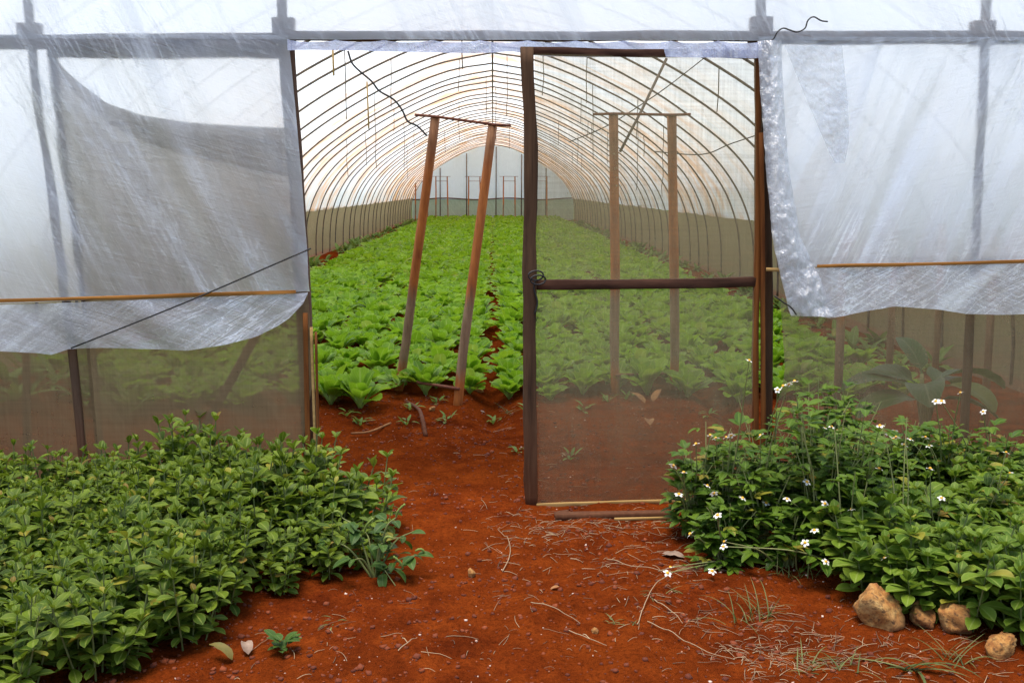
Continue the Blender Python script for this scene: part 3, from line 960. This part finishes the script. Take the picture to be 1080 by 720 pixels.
# ---- herb of the left and right patches
def herb(seed, nst, h, ll, spread, whorls=4, per=5, wid=.5):
    """bushy herb: each stem ends in a rosette, pairs of leaves below"""
    random.seed(seed)
    st, lv = MB(), MB()
    for k in range(nst):
        az = k * 2.399 + random.uniform(-.4, .4)
        rad = spread * math.sqrt((k + .5) / nst)
        hh = h * random.uniform(.6, 1.2)
        top = np.array((rad * math.cos(az), rad * math.sin(az), hh))
        p = np.array([(rad * .4 * math.cos(az), rad * .4 * math.sin(az), -.03), top * (.75, .75, .5), top])
        p = _smooth(p, 4)
        st.tube(p, np.linspace(.0035, .002, len(p)), 5, cap=False)
        for w in range(whorls):
            f = w / (whorls - 1)
            c = p[int(round((len(p) - 1) * (1 - .80 * f)))]
            for j in range(per):
                a = az + j * 6.283 / per + w * .7 + random.uniform(-.3, .3)
                L = ll * random.uniform(.7, 1.2) * (.55 if w == 0 else 1.0 if w < 3 else .9)
                el = R((62 if w == 0 else 30 if w == 1 else 10) + random.uniform(-20, 20))
                put(lv, leaf(L, L * wid * random.uniform(.9, 1.15), OBOV, random.uniform(.1, .9), random.uniform(.1, .45), 6), c, a, el, random.uniform(-.35, .35))
    return st.arrays(), lv.arrays()


def plant_from(meshes, name, loc, rz, s, label, cat, group=None, parts=("stems", "foliage")):
    o = empty(name, loc, label, cat, group, rz)
    o.scale = (s, s, s)
    for nm, me in zip(parts, meshes): obj(nm, me, o)
    return o


HERB = []
for i in range(10):
    s_, l_ = herb(300 + i, 7, .235, .066, .14, 5, 4, .50)
    HERB.append((mesh_data("stems", *s_, M_STEM), mesh_data("foliage", *l_, M_HERB)))
SOFT = []
for i in range(5):
    s_, l_ = herb(340 + i, 5, .23, .085, .14, 5, 5, .54)
    SOFT.append((mesh_data("stems", *s_, M_STEM), mesh_data("foliage", *l_, M_HERB2)))
random.seed(17)


def left_edge(y):      # right border of the left patch on the ground
    return np.interp(y, [2.7, 2.9, 3.05, 3.4, 3.7, 3.95, 4.3, 4.75], [-1.75, -1.2, -1.05, -.90, -.62, -.47, -.50, -.80])


pts = []
y = 2.72
while y < 4.72:
    x = -3.3 + random.uniform(0, .1)
    while x < left_edge(y) - .08:
        pts.append((x + random.uniform(-.05, .05), y + random.uniform(-.05, .05))); x += .150
    y += .140
lab = "bushy green herb with small soft leaves in the dense patch left of the doorway"
for i, (x, y) in enumerate(pts):
    s = random.uniform(.78, 1.2) * (1 + .7 * (vnoise(x * 1.9, y * 1.9, 44) - .5)) * (1 + .22 * math.exp(-((x + 1.45) / .35) ** 2 - ((y - 4.4) / .4) ** 2))
    plant_from(HERB[(i * 7) % 10], "herb_plant", (x, y, gz(x, y)), random.uniform(0, 6.28), s, lab, "herb", "herbs in the left patch")
# a few that stand out
s_, l_ = herb(390, 4, .40, .062, .07, 7, 5)
g = P(183, 500, 4.55)
plant_from((mesh_data("stems", *s_, M_STEM), mesh_data("foliage", *l_, M_HERB)), "herb_plant", (g[0], 4.55, gz(g[0], 4.55)), 0, 1.08,
           "tallest herb of the left patch, its sprig rising in front of the brown net", "herb")

pr = [(1.50, 3.40), (1.62, 3.32), (1.78, 3.2), (1.70, 3.42), (1.5, 3.52), (1.86, 3.3)]
y = 3.3
while y < 4.7:
    x = float(np.interp(y, [3.3, 3.45, 3.6, 3.9, 4.7], [1.85, 1.62, 1.42, 1.36, 1.45]))
    while x < 3.2:
        pr.append((x + random.uniform(-.05, .05), y + random.uniform(-.05, .05))); x += .165
    y += .15
for i, (x, y) in enumerate(pr):
    s = random.uniform(.85, 1.2)
    plant_from(SOFT[i % 5], "herb_plant", (x, y, gz(x, y)), random.uniform(0, 6.28), s,
               "pale green herb with soft oval leaves in the patch behind the ochre rocks", "herb", "herbs in the right patch")

# ---- flowering weeds beside the door
FLOW = [(790, 380), (826, 407), (832, 405), (838, 402), (820, 411), (871, 451), (877, 450), (883, 454), (802, 459), (766, 461), (771, 459), (755, 462), (749, 459), (734, 468),
        (710, 491), (721, 498), (727, 507), (716, 521), (746, 512), (750, 507), (753, 520), (783, 525), (793, 504), (812, 505), (830, 526), (808, 530), (757, 543), (853, 498), (858, 489), (856, 509), (851, 508),
        (937, 457), (943, 455), (945, 461), (942, 463), (928, 449), (920, 469), (954, 469), (960, 463), (980, 470), (976, 461), (987, 423), (993, 423), (1013, 414), (1037, 434), (1061, 477), (1065, 499),
        (981, 494), (927, 494), (993, 525), (898, 537), (904, 534), (870, 531), (863, 530), (728, 563), (764, 571), (763, 576), (704, 604), (707, 598), (751, 602), (849, 572), (871, 592), (931, 557), (933, 588), (945, 585), (977, 598), (912, 578), (859, 559)]
bases = [(.86, 4.28), (1.0, 4.45), (1.12, 4.2), (1.22, 4.5), (1.33, 4.12), (1.42, 4.4), (1.56, 4.25), (1.62, 4.55), (1.85, 4.5), (2.05, 4.45), (2.3, 4.55), (1.18, 3.9), (1.42, 3.8), (.93, 3.95), (1.0, 4.2), (1.1, 4.02), (1.32, 3.95), (1.5, 4.05), (1.5, 4.62), (1.66, 4.62), (1.36, 3.78), (1.55, 3.75), (1.75, 3.85), (1.98, 4.0), (1.5, 4.0)]
IN_HERBS = range(20, 25)
LABS = {0: "flowering weed leaning out over the lower right of the door's net", 13: "lowest flowering weed, sprawling over the straw at the patch's left edge",
        2: "white-flowered weed in the clump directly in front of the door's right stile", 10: "white-flowered weed farthest right along the brown net"}


def flower_mesh(seed):
    random.seed(seed)
    p, d = MB(), MB()
    for k in range(5):
        a = k * 6.283 / 5 + random.uniform(-.2, .2)
        put(p, leaf(.0135, .010, lambda t: np.clip(.35 + 1.2 * t, 0, 1) * np.clip(1.25 - t ** 4, 0, 1), .5, .1, 3), (.002 * math.cos(a + 1.57), .002 * math.sin(a + 1.57), 0), a, R(5))
    th = np.linspace(0, 1.45, 4)
    d.tube([(0, 0, z) for z in (-.003, 0, .003, .0055)], [.003, .0058, .005, .002], 8)
    return mesh_data("flower", *p.arrays(), M_PETAL), mesh_data("flower_centre", *d.arrays(), M_DISC)


FM = [flower_mesh(600 + i) for i in range(4)]
own = {i: [] for i in range(len(bases))}
random.seed(23)
for (px, py) in FLOW:
    best = None
    for i, (bx, by) in enumerate(bases):
        p = P(px, py, by - .05)
        cost = abs(p[0] - bx) + (.5 if p[2] < .12 else 0) + (.6 if i in IN_HERBS and not .24 < p[2] < .5 else 0) - (.15 if i in IN_HERBS else 0) + .06 * len(own[i]) + (.25 if (py > 560) != (by < 4.05) else 0)
        if best is None or cost < best[0]: best = (cost, i)
    i = best[1]
    p = P(px, py, bases[i][1] - (random.uniform(.0, .10) if i in IN_HERBS else random.uniform(.16, .34)))
    if p[2] < .03: p = G(px, py, .06)
    own[i].append(p)


def pinnate(mb, o, az, el, L):
    """a leaf of three toothed leaflets"""
    d = np.array((-math.sin(az) * math.cos(el), math.cos(az) * math.cos(el), math.sin(el)))
    t = np.asarray(o) + d * L * .45
    r = random.random()
    put(mb, leaf(L * .72, L * .44, OVATE, random.uniform(.3, .9), .25, 5, .05), t, az, el - .1, random.uniform(-.3, .3), rn=r)
    for s in (-1, 1):
        put(mb, leaf(L * .52, L * .32, OVATE, random.uniform(.2, .7), .25, 4, .05), t - d * L * .05, az + s * 1.0, el - .1, random.uniform(-.3, .3), rn=r)


for i, (bx, by) in enumerate(bases):
    random.seed(700 + i)
    bz = gz(bx, by)
    base = np.array((bx, by, bz))
    t = empty("flowering_weed", base, LABS.get(i, "dark leafy weed with small white daisy flowers in the clump right of the door"), "weed",
              None if i in LABS else "white-flowered weeds right of the door")
    st, lv = MB(), MB()
    tips = [p - base for p in own[i]]
    low = i in (11, 12, 13)
    for k in range(3 if i in IN_HERBS else 15):                         # leafy shoots without flowers
        a = random.uniform(0, 6.28); hh = random.uniform(.12, .26) if low else random.uniform(.2, .44) + (.28 * random.random() ** 1.5 if 1.15 < bx < 1.7 else 0)
        tips.append(np.array((random.uniform(.05, .17) * math.cos(a), random.uniform(.04, .12) * math.sin(a), hh)))
    for k, tip in enumerate(tips):
        fl_ = k < len(own[i])
        b0 = np.array((random.uniform(-.03, .03), random.uniform(-.03, .03), -.02))
        mid = b0 * .4 + tip * .6 * np.array((.75, .75, 1.02)) + np.array((random.uniform(-.02, .02), 0, 0))
        p = _smooth(np.array([b0, mid, tip]), 6)
        st.tube(p, np.linspace(.0042, .0016, len(p)), 5, cap=False)
        nlf = 5 if fl_ else 8
        for j in range(nlf):
            f = random.uniform(.12, .62) if fl_ else random.uniform(.25, 1.0)
            c = p[int(f * (len(p) - 1))]
            pinnate(lv, c, random.uniform(0, 6.28), R(random.uniform(-5, 45)), random.uniform(.075, .13) * (1.1 - .3 * f))
        if fl_:
            for j in range(2):
                c = p[int(random.uniform(.6, .85) * (len(p) - 1))]
                pinnate(lv, c, random.uniform(0, 6.28), R(random.uniform(20, 60)), .03)
            fm = FM[(i + k) % 4]
            fo = obj("flower", fm[0], t); fo.location = tip
            fo.rotation_euler = (random.uniform(-.1, .9), random.uniform(-.5, .5), random.uniform(0, 6.28))
            s = random.uniform(1.0, 1.3); fo.scale = (s, s, s)
            obj("flower_centre", fm[1], fo)
    st.build("stems", M_STEM2, t)
    lv.build("foliage", M_BIDENS, t)

# ---- amaranth at the edge of the left patch
random.seed(41)
gA = G(395, 612)
t = empty("amaranth_weed", (gA[0], gA[1], gz(gA[0], gA[1])), "amaranth weed with curling pale flower spikes at the path edge of the left patch", "weed")
st, lv = MB(), MB()
tips = [P(418, 545, 3.85), P(448, 585, 3.8), P(425, 600, 3.75), P(360, 545, 3.9), P(385, 560, 3.85), P(405, 572, 3.75), P(340, 570, 3.8), P(372, 590, 3.7), P(436, 560, 3.9)]
for k, tip in enumerate(tips):
    tip = tip - np.array(t.location)
    p = _smooth(np.array([(0, 0, -.02), tip * (.5, .5, .8), tip]), 6)
    st.tube(p, np.linspace(.005, .002, len(p)), 6, cap=False)
    for j in range(7):
        f = random.uniform(.3, .95); c = p[int(f * (len(p) - 1))]
        a = random.uniform(0, 6.28); L = random.uniform(.045, .08)
        put(lv, leaf(L, L * .68, OVATE, random.uniform(.5, 1.2), .2, 6), c + np.array((-math.sin(a), math.cos(a), .3)) * .02, a, R(random.uniform(-20, 30)), random.uniform(-.3, .3))
    if k < 6:
        sp = MB(); n = 12
        side = random.choice((-1, 1))
        q = [tip + np.array((side * .035 * f * f, -.01 * f, .055 * f - (.035 * f ** 3 if k % 2 else 0))) for f in np.linspace(0, 1, n)]
        sp.tube(q, [.0030 + .0014 * (i % 2) + .001 * math.sin(i / n * 3.1) for i in range(n)], 8)
        sp.build("flower_spike", M_SPIKE, t)
gl = P(417, 625, 3.72) - np.array(t.location)
put(lv, leaf(.085, .062, OVATE, .3, .1, 6), gl + (0.0, .0, .03), R(190), R(-50))
st.tube([(0, 0, .05), gl * .5 + (0, 0, .06), gl + (0, 0, .03)], .002, 5)
st.build("stems", M_STEM, t); lv.build("foliage", M_AMAR, t)


def small_rosette(name, loc, n, L, mat, label, cat="weed", group=None, el=(5, 50), seed=0, wid=.6, prof=OVATE):
    random.seed(seed)
    t = MB()
    for k in range(n):
        a = k * 2.399 + random.uniform(-.3, .3); l_ = L * random.uniform(.7, 1.15)
        put(t, leaf(l_, l_ * wid, prof, random.uniform(.3, .9), .2, 5), (-math.sin(a) * L * .25 * (k % 3), math.cos(a) * L * .25 * (k % 3), .01 * (k % 4)), a, R(random.uniform(*el)))
    o = t.build(name, mat)
    o.location = loc
    return tag(o, label, cat, group)


g = G(297, 690); small_rosette("seedling", (g[0], g[1], gz(g[0], g[1]) + .01), 13, .05, M_AMAR, "small round-leaved seedling alone on the soil below the left patch", seed=3, el=(10, 55), wid=.8)
g = G(350, 660); small_rosette("seedling", (g[0], g[1], gz(g[0], g[1])), 7, .045, M_GRASS, "flat thin grassy seedling on bare soil beside the left patch", seed=4, el=(0, 20), wid=.15)
# weeds inside by the doorway
for k, (px, py) in enumerate(((365, 445), (380, 452), (428, 452), (432, 440), (470, 447), (520, 438), (545, 478), (554, 440), (460, 432), (615, 440), (640, 430), (660, 428), (745, 445), (600, 485))):
    g = G(px, py)
    small_rosette("small_weed", (g[0], g[1], gz(g[0], g[1])), random.randint(6, 11), .07, M_WEED, "low green weed sprouting from the bare soil in front of the beds", "weed", "low weeds in front of the beds", seed=50 + k, el=(5, 60), wid=.4)
# leafy vine at the foot of the leaning trellis
g = G(421, 425)
small_rosette("small_weed", (g[0], g[1] - .05, gz(g[0], g[1]) + .08), 12, .10, M_CROP, "leafy vine shoot at the foot of the leaning trellis frame", seed=77, el=(10, 70), wid=.6)
# plants on the left inside heap and behind the left net
random.seed(9)
for k in range(9):
    x = random.uniform(-3.2, -2.3); y = random.uniform(6.0, 7.2)
    small_rosette("mound_weed", (x, y, gz(x, y) + .03), 14, .20, M_WEED, "yellow-green weed on the soil heap behind the far left net", "weed", "weeds on the soil heap behind the left net", seed=90 + k, el=(15, 75), wid=.35)
def wall_weeds():
    random.seed(19)
    T = []
    for i in range(3):
        t = MB()
        for k in range(9):
            l_ = random.uniform(.08, .2)
            put(t, leaf(l_, l_ * .4, OVATE, .8, .2, 4), (0, 0, .01), k * 2.4, R(random.uniform(10, 75)))
        T.append(t.arrays())
    xf = [[], [], []]
    for k in range(620):
        s = random.choice((-1, 1)); y = random.uniform(8.5, 50)
        if vnoise(y * .7, s * 3, 5) < .3: continue
        x = s * (3.9 - abs(random.gauss(0, .28)))
        xf[k % 3].append(((x, y, gz(x, y)), random.uniform(0, 6.28), random.uniform(.7, 1.7), (0, 0)))
    tag(mesh_obj("weeds", *join([replicate(a, b) for a, b in zip(T, xf)]), mats=M_WEED), "low weeds straggling along the foot of the side nets", "weeds", kind="stuff")


wall_weeds()
# broad-leaved plant behind the right net
random.seed(12)
b = P(975, 440, 5.65)
t = empty("broad_leaf_plant", (b[0], 5.65, gz(b[0], 5.65)), "large dark broad-leaved plant standing behind the right net", "plant")
lv = MB(); st = MB()
for (az, el, L, bend, z) in ((75, 30, .46, 1.3, .36), (45, 30, .44, 1.3, .38), (-80, 32, .44, 1.35, .40), (-50, 25, .42, 1.2, .38), (10, 60, .32, .9, .44), (150, 40, .44, 1.5, .36), (-150, 35, .42, 1.5, .36), (110, 20, .42, 1.1, .30), (-110, 15, .38, 1.1, .30)):
    a = R(az); c = np.array((-math.sin(a) * .05, math.cos(a) * .05, z))
    put(lv, leaf(L, L * .46, PADDLE, bend, .22, 10, .04), c, a, R(el), random.uniform(-.3, .3))
    st.tube(_smooth(np.array([(0, 0, -.02), c * (.4, .4, .55), c]), 5), .011, 6)
lv.build("foliage", M_BIGLEAF, t); st.build("stems", M_STEM2, t)


# ------------------------------------------------------------------ grass, straw, stones, dead leaves
def tuft(px, py, n, L, label, seed, mat=M_GRASS, spread=.05, el=(25, 80), group=None, name="grass_tuft", w=.0045):
    random.seed(seed)
    g = G(px, py)
    m = MB()
    for k in range(n):
        a = random.uniform(0, 6.28); l_ = L * random.uniform(.5, 1.1)
        put(m, leaf(l_, w, lambda t: (1 - t) ** .5 + .05, random.uniform(.3, 1.5), .3, 6), (random.uniform(-spread, spread), random.uniform(-spread, spread) * .6, 0), a, R(random.uniform(*el)))
    o = m.build(name, mat)
    o.location = (g[0], g[1], gz(g[0], g[1]))
    return tag(o, label, "grass", group)


tuft(790, 650, 24, .17, "wispy grass tuft on the soil below the white-flowered clump", 1, spread=.10)
tuft(832, 610, 14, .16, "thin upright grass tuft at the foot of the flowering weeds", 2)
tuft(860, 612, 12, .14, "small grass tuft left of the largest ochre rock", 3)
tuft(870, 700, 26, .12, "low sprawling grass tuft in the trodden straw below the rocks", 4, spread=.10, el=(5, 60))
tuft(960, 705, 9, .24, "bold green grass tuft with long blades under the rocks", 5, spread=.02, el=(10, 50), w=.011)
tuft(1010, 700, 14, .14, "grass tuft squeezed between the small rocks at the corner", 6)
tuft(700, 628, 10, .08, "little green grass tuft lying among the straw in the path", 7, spread=.06, el=(5, 40))
tuft(655, 655, 10, .05, "tiny greyish grass tuft by the forked dry stalk", 8, el=(5, 50))
tuft(1068, 560, 7, .34, "tall pale grass blades rising from the right herb patch", 9, spread=.03, el=(60, 88), w=.009)
tuft(538, 438, 12, .16, "grass tuft at the end of the furrow inside the doorway", 10, el=(5, 50))
tuft(600, 480, 12, .10, "dry grass tuft seen through the lower left of the door's net", 11, M_STRAW, el=(5, 60))

# straw litter: countless short bits
random.seed(31)
st = MB()


def straw(m, x, y, L, az, r=.0014, lift=.003, curl=.4, fork=False, rn=None):
    n = 6
    f = np.linspace(0, 1, n)
    a = az + curl * (f - .5)
    xs = x + np.cumsum(np.cos(a)) * L / n; ys_ = y + np.cumsum(np.sin(a)) * L / n
    zs = ground_z(xs, ys_) + lift + random.random() * .006 * np.sin(f * 3.14)
    m.tube(np.stack((xs, ys_, zs), 1), np.linspace(r, r * .6, n), 4, cap=False, rn=rn)


zones = [((560, 560, 50, 20), 120), ((640, 590, 80, 30), 90), ((720, 590, 40, 30), 50), ((790, 680, 60, 40), 190), ((850, 690, 60, 30), 120), ((690, 650, 50, 35), 45), ((520, 600, 40, 30), 25),
         ((640, 556, 70, 10), 110), ((930, 690, 60, 25), 60), ((540, 440, 40, 20), 25), ((440, 450, 50, 25), 18), ((400, 600, 60, 60), 14), ((340, 680, 80, 30), 25), ((580, 660, 150, 50), 50), ((450, 520, 80, 60), 18), ((1020, 700, 50, 15), 30), ((530, 500, 20, 30), 14), ((660, 500, 80, 35), 26)]
for (cx, cy, sx, sy), n in zones:
    for k in range(n):
        px, py = random.gauss(cx, sx * .6), random.gauss(cy, sy * .6)
        if py < 425: continue
        g = G(px, py)
        if g[1] < 2.3: continue
        straw(st, g[0], g[1], random.choice((.02, .03, .04, .05, .07, .11)) * random.uniform(.7, 1.3), random.gauss(.1, .9), random.uniform(.0006, .0013), curl=random.uniform(-.5, .5))
tag(st.build("straw_litter", M_STRAW), "dry straw and stalk bits littering the red path", "straw", kind="stuff")
for k, (pp, L, lb) in enumerate((
        (((672, 658), (683, 635), (705, 612), (735, 600)), 0, "long arched dry stalk on the path right of centre"),
        (((683, 655), (710, 672), (745, 688), (775, 694)), 0, "straight pale dry stalk below the arched one"),
        (((560, 640), (585, 648), (612, 655)), 0, "thin straight straw lying on bare soil at the middle of the path"),
        (((420, 690), (430, 684), (440, 672)), 0, "small forked white twig on the soil left of the path"),
        (((530, 605), (538, 590), (535, 575), (525, 562)), 0, "bent dry stalk near the foot of the door"),
        (((640, 590), (665, 600), (700, 606), (720, 612)), 0, "dry stalk lying along the straw below the door"),
        (((600, 662), (622, 672), (640, 676)), 0, "pale forked straw beside the small orange clod"),
        (((690, 635), (710, 650), (720, 660)), 0, "thin dry stalk slanting near the small grass tuft"))):
    p = np.array([G(a, b) for a, b in pp]); p = _smooth(p, 6)
    p[:, 2] = ground_z(p[:, 0], p[:, 1]) + .006 + .012 * np.sin(np.linspace(0, 3.1, len(p)))
    m = MB(); m.tube(p, np.linspace(.0019, .0009, len(p)), 5, rn=.7)
    if "forked" in lb:
        c = p[len(p) // 2]; m.tube([c, c + np.array((-.012, .02, .006)), c + np.array((-.02, .028, .004))], .0016, 5, rn=.85)
    tag(m.build("dry_stalk", M_STRAW), lb, "stalk")
# curved stick at the foot of the leaning trellis, and a peeled strip on the soil
p = np.array([G(423, 420, .02), G(440, 430, .09), G(445, 440, .08), G(449, 460, .0)]); m = MB(); m.tube(_smooth(p, 6), np.linspace(.010, .014, 19), 8)
tag(m.build("curved_stick", M_POST), "grey curved stick propped at the foot of the leaning trellis frame", "stick")
p = np.array([G(370, 457, .03), G(390, 455, .03), G(412, 446, .03)]); m = MB(); m.tube(_smooth(p, 6), .007, 6)
tag(m.build("dry_stick", M_DEAD), "thin brown stick lying on the soil just inside the doorway", "stick")

# pebbles and clods: countless
def blob(seed, n=1):
    rg = np.random.default_rng(seed)
    V = np.array([(x, y, z) for x in (-1, 1) for y in (-1, 1) for z in (-1, 1)], float) * .6
    V *= rg.uniform(.6, 1.1, (8, 1)); V[:, 2] *= .7
    Q = np.array([(0, 1, 3, 2), (4, 6, 7, 5), (0, 4, 5, 1), (2, 3, 7, 6), (0, 2, 6, 4), (1, 5, 7, 3)])
    return V, Q, np.zeros((8, 2)), np.zeros(8), np.zeros(6)


def scatter_blobs(name, n, size, mat, label, cat, seed, xr=(-2.2, 2.4), yr=(2.5, 7.2)):
    random.seed(seed)
    lots = [[] for _ in range(5)]
    k = 0
    while k < n:
        x, y = random.uniform(*xr), yr[0] + (yr[1] - yr[0]) * random.random() ** 1.3
        if vnoise(x * 2.1, y * 2.1, seed) < random.random() * .9: continue
        s = size * random.choice((.5, .6, .7, .8, 1, 1.3, 1.9)) * random.uniform(.7, 1.2)
        lots[k % 5].append(((x, y, gz(x, y) + s * .1), random.uniform(0, 6.28), s, (random.uniform(-.5, .5), random.uniform(-.5, .5)))); k += 1
    parts = [replicate(blob(seed + i), l) for i, l in enumerate(lots)]
    tag(mesh_obj(name, *join(parts), mats=mat, smooth=True), label, cat, kind="stuff")


scatter_blobs("pebbles", 900, .0038, M_PEBBLE, "tiny pale pebbles scattered over the red soil", "pebbles", 61)
scatter_blobs("soil_crumbs", 9000, .0075, M_CLOD, "small red soil crumbs strewn over the path", "soil", 62)


def rock(px, py, sx, sy, sz, label, seed, mat=M_ROCK, name="rock", z0=None):
    g = G(px, py)
    n1, n2 = 44, 28
    V = []
    rg = random.Random(seed); ox = rg.uniform(0, 50)
    planes = []
    for _ in range(16):
        v = Vector((rg.gauss(0, 1), rg.gauss(0, 1), rg.gauss(0, .8))).normalized()
        planes.append((np.array(v), rg.uniform(.72, 1.0)))
    for i in range(n2 + 1):
        ph = math.pi * i / n2
        for j in range(n1):
            th = 2 * math.pi * j / n1
            d = np.array((math.sin(ph) * math.cos(th), math.sin(ph) * math.sin(th), math.cos(ph)))
            q = d * 1.6 + ox
            r = min([1.25] + [pd / float(d @ pn) for pn, pd in planes if float(d @ pn) > .05])
            r = r + .28 * float(fbm(q[0] + q[2] * 1.3, q[1] - q[2] * .7, seed, 3)) + .22 * float(fbm(q[0] * 3.5 + q[2] * 3, q[1] * 3.5 - q[2] * 2, seed + 3, 3))
            dd = d
            rr_ = fbm(q[0] * 9 + q[2] * 8, q[1] * 9 - q[2] * 6, seed + 7, 2)
            V.append(dd * (r + .14 * float(rr_)) * (sx / 2, sy / 2, sz / 2))
    Q = []
    for i in range(n2):
        for j in range(n1):
            Q.append((i * n1 + j, (i + 1) * n1 + j, (i + 1) * n1 + (j + 1) % n1, i * n1 + (j + 1) % n1))
    V = np.array(V)
    o = mesh_obj(name, V, Q, V[:, :2], np.zeros(len(V)), np.zeros(len(Q)), mat)
    o.location = (g[0], g[1] + sy * .3, (gz(g[0], g[1]) + sz * .26) if z0 is None else z0)
    o.rotation_euler = (0, 0, rg.uniform(0, 6))
    return tag(o, label, "rock")


rock(927, 664, .165, .13, .155, "largest ochre rock, standing alone at the left end of the rocks", 1)
rock(992, 647, .16, .13, .20, "reddish orange rock half hidden under the herb leaves", 2)
rock(977, 664, .10, .10, .09, "squat pale ochre rock in the middle of the rocks", 3)
rock(1012, 672, .13, .11, .11, "pitted ochre rock behind the grass tuft at the corner", 4)
rock(1058, 694, .10, .09, .09, "pale yellowish rock nearest the right edge of the photo", 5)
rock(497, 610, .035, .03, .04, "small orange stone alone on the open path", 6, name="small_stone")
rock(627, 662, .025, .022, .02, "small orange clod on the path beside forked straw", 7, name="small_stone")
rock(862, 585, .05, .045, .05, "orange stone showing between stems under the flowering weeds", 8, name="small_stone")
rock(505, 414, .07, .06, .05, "reddish clod at the edge of the furrow inside the doorway", 9, name="small_stone")
rock(355, 432, .07, .06, .05, "reddish clod under the crop leaves just inside the doorway", 10, name="small_stone")
rock(456, 441, .05, .04, .035, "brown clod on the soil between the leaning poles", 11, name="small_stone")


def dead_leaf(px, py, L, W, az, el, mat, label, seed, bend=.9, dz=.01):
    random.seed(seed)
    g = G(px, py)
    m = MB(); put(m, leaf(L, W, OVATE, bend, .35, 7, .08), (0, 0, 0), R(az), R(el))
    o = m.build("dead_leaf", mat); o.location = (g[0], g[1], gz(g[0], g[1]) + dz)
    return tag(o, label, "leaf")


dead_leaf(245, 697, .10, .055, 70, 60, M_YELLOW, "yellowing drooped leaf at the foot of the left patch", 1, 1.2)
dead_leaf(262, 692, .09, .05, 20, 50, M_DEADGREY, "curled grey-brown dead leaf beside the yellowing one", 2, 1.6)
dead_leaf(722, 590, .12, .07, 60, 5, M_DEADGREY, "flat grey dead leaf under the flowering weeds by the door", 3, .4)
dead_leaf(735, 575, .10, .05, -70, 15, M_DEADGREY, "curled grey dead leaf between the flowering weeds and the door", 4, .9)
dead_leaf(750, 598, .11, .035, 160, 40, M_DEAD, "twisted orange-brown dead leaf under the flowering weeds", 5, 1.4)
dead_leaf(512, 432, .12, .06, 80, 10, M_DEADGREY, "pale brown dead leaf at the mouth of the furrow", 6, .6)
dead_leaf(680, 442, .13, .08, 50, 45, M_DEAD, "orange dead leaf tilted left in the trio behind the door's net", 7, .6, .06)
dead_leaf(688, 440, .13, .07, -40, 50, M_DEAD, "orange dead leaf tilted right in the trio behind the door's net", 8, .6, .06)
dead_leaf(684, 456, .13, .08, 175, 20, M_DEAD, "orange dead leaf hanging lowest in the trio behind the door's net", 9, .8, .06)
dead_leaf(742, 528, .05, .03, 30, 10, M_DEAD, "small orange dead leaf on the soil near the door's batten", 10)
dead_leaf(590, 620, .04, .025, 100, 10, M_DEAD, "tiny orange dead leaf on the path below the door", 11)

# ------------------------------------------------------------------ light
w = bpy.data.worlds.new("World"); SC.world = w; w.use_nodes = True
nt = w.node_tree; nt.nodes.clear(); n = N(nt)
EL, AZ = R(80), R(215)
sky = n("TexSky", sky_type="NISHITA", sun_disc=False, sun_elevation=EL, sun_rotation=AZ, air_density=1.0, dust_density=2.0, ozone_density=1.0)
bg = n("Background", {"Color": sky.outputs[0], "Strength": .15})
o_ = n("OutputWorld"); n.link(bg.outputs[0], o_.inputs[0])
sd = bpy.data.lights.new("sun", "SUN"); sd.energy = 2.7; sd.angle = R(30); sd.color = (1, .90, .76)
so = bpy.data.objects.new("sun", sd); COL.objects.link(so)
dirv = Vector((math.sin(AZ) * math.cos(EL), math.cos(AZ) * math.cos(EL), math.sin(EL)))
so.rotation_euler = dirv.to_track_quat('Z', 'Y').to_euler()
so.location = (0, 0, 20)

SC.view_settings.view_transform = 'Standard'
SC.view_settings.look = 'None'
SC.view_settings.exposure = 0.9
SC.view_settings.gamma = 1
c = SC.cycles
c.max_bounces = 14; c.diffuse_bounces = 5; c.glossy_bounces = 3; c.transmission_bounces = 8; c.transparent_max_bounces = 24
c.use_denoising = True
c.sample_clamp_indirect = 6
c.caustics_reflective = False; c.caustics_refractive = False
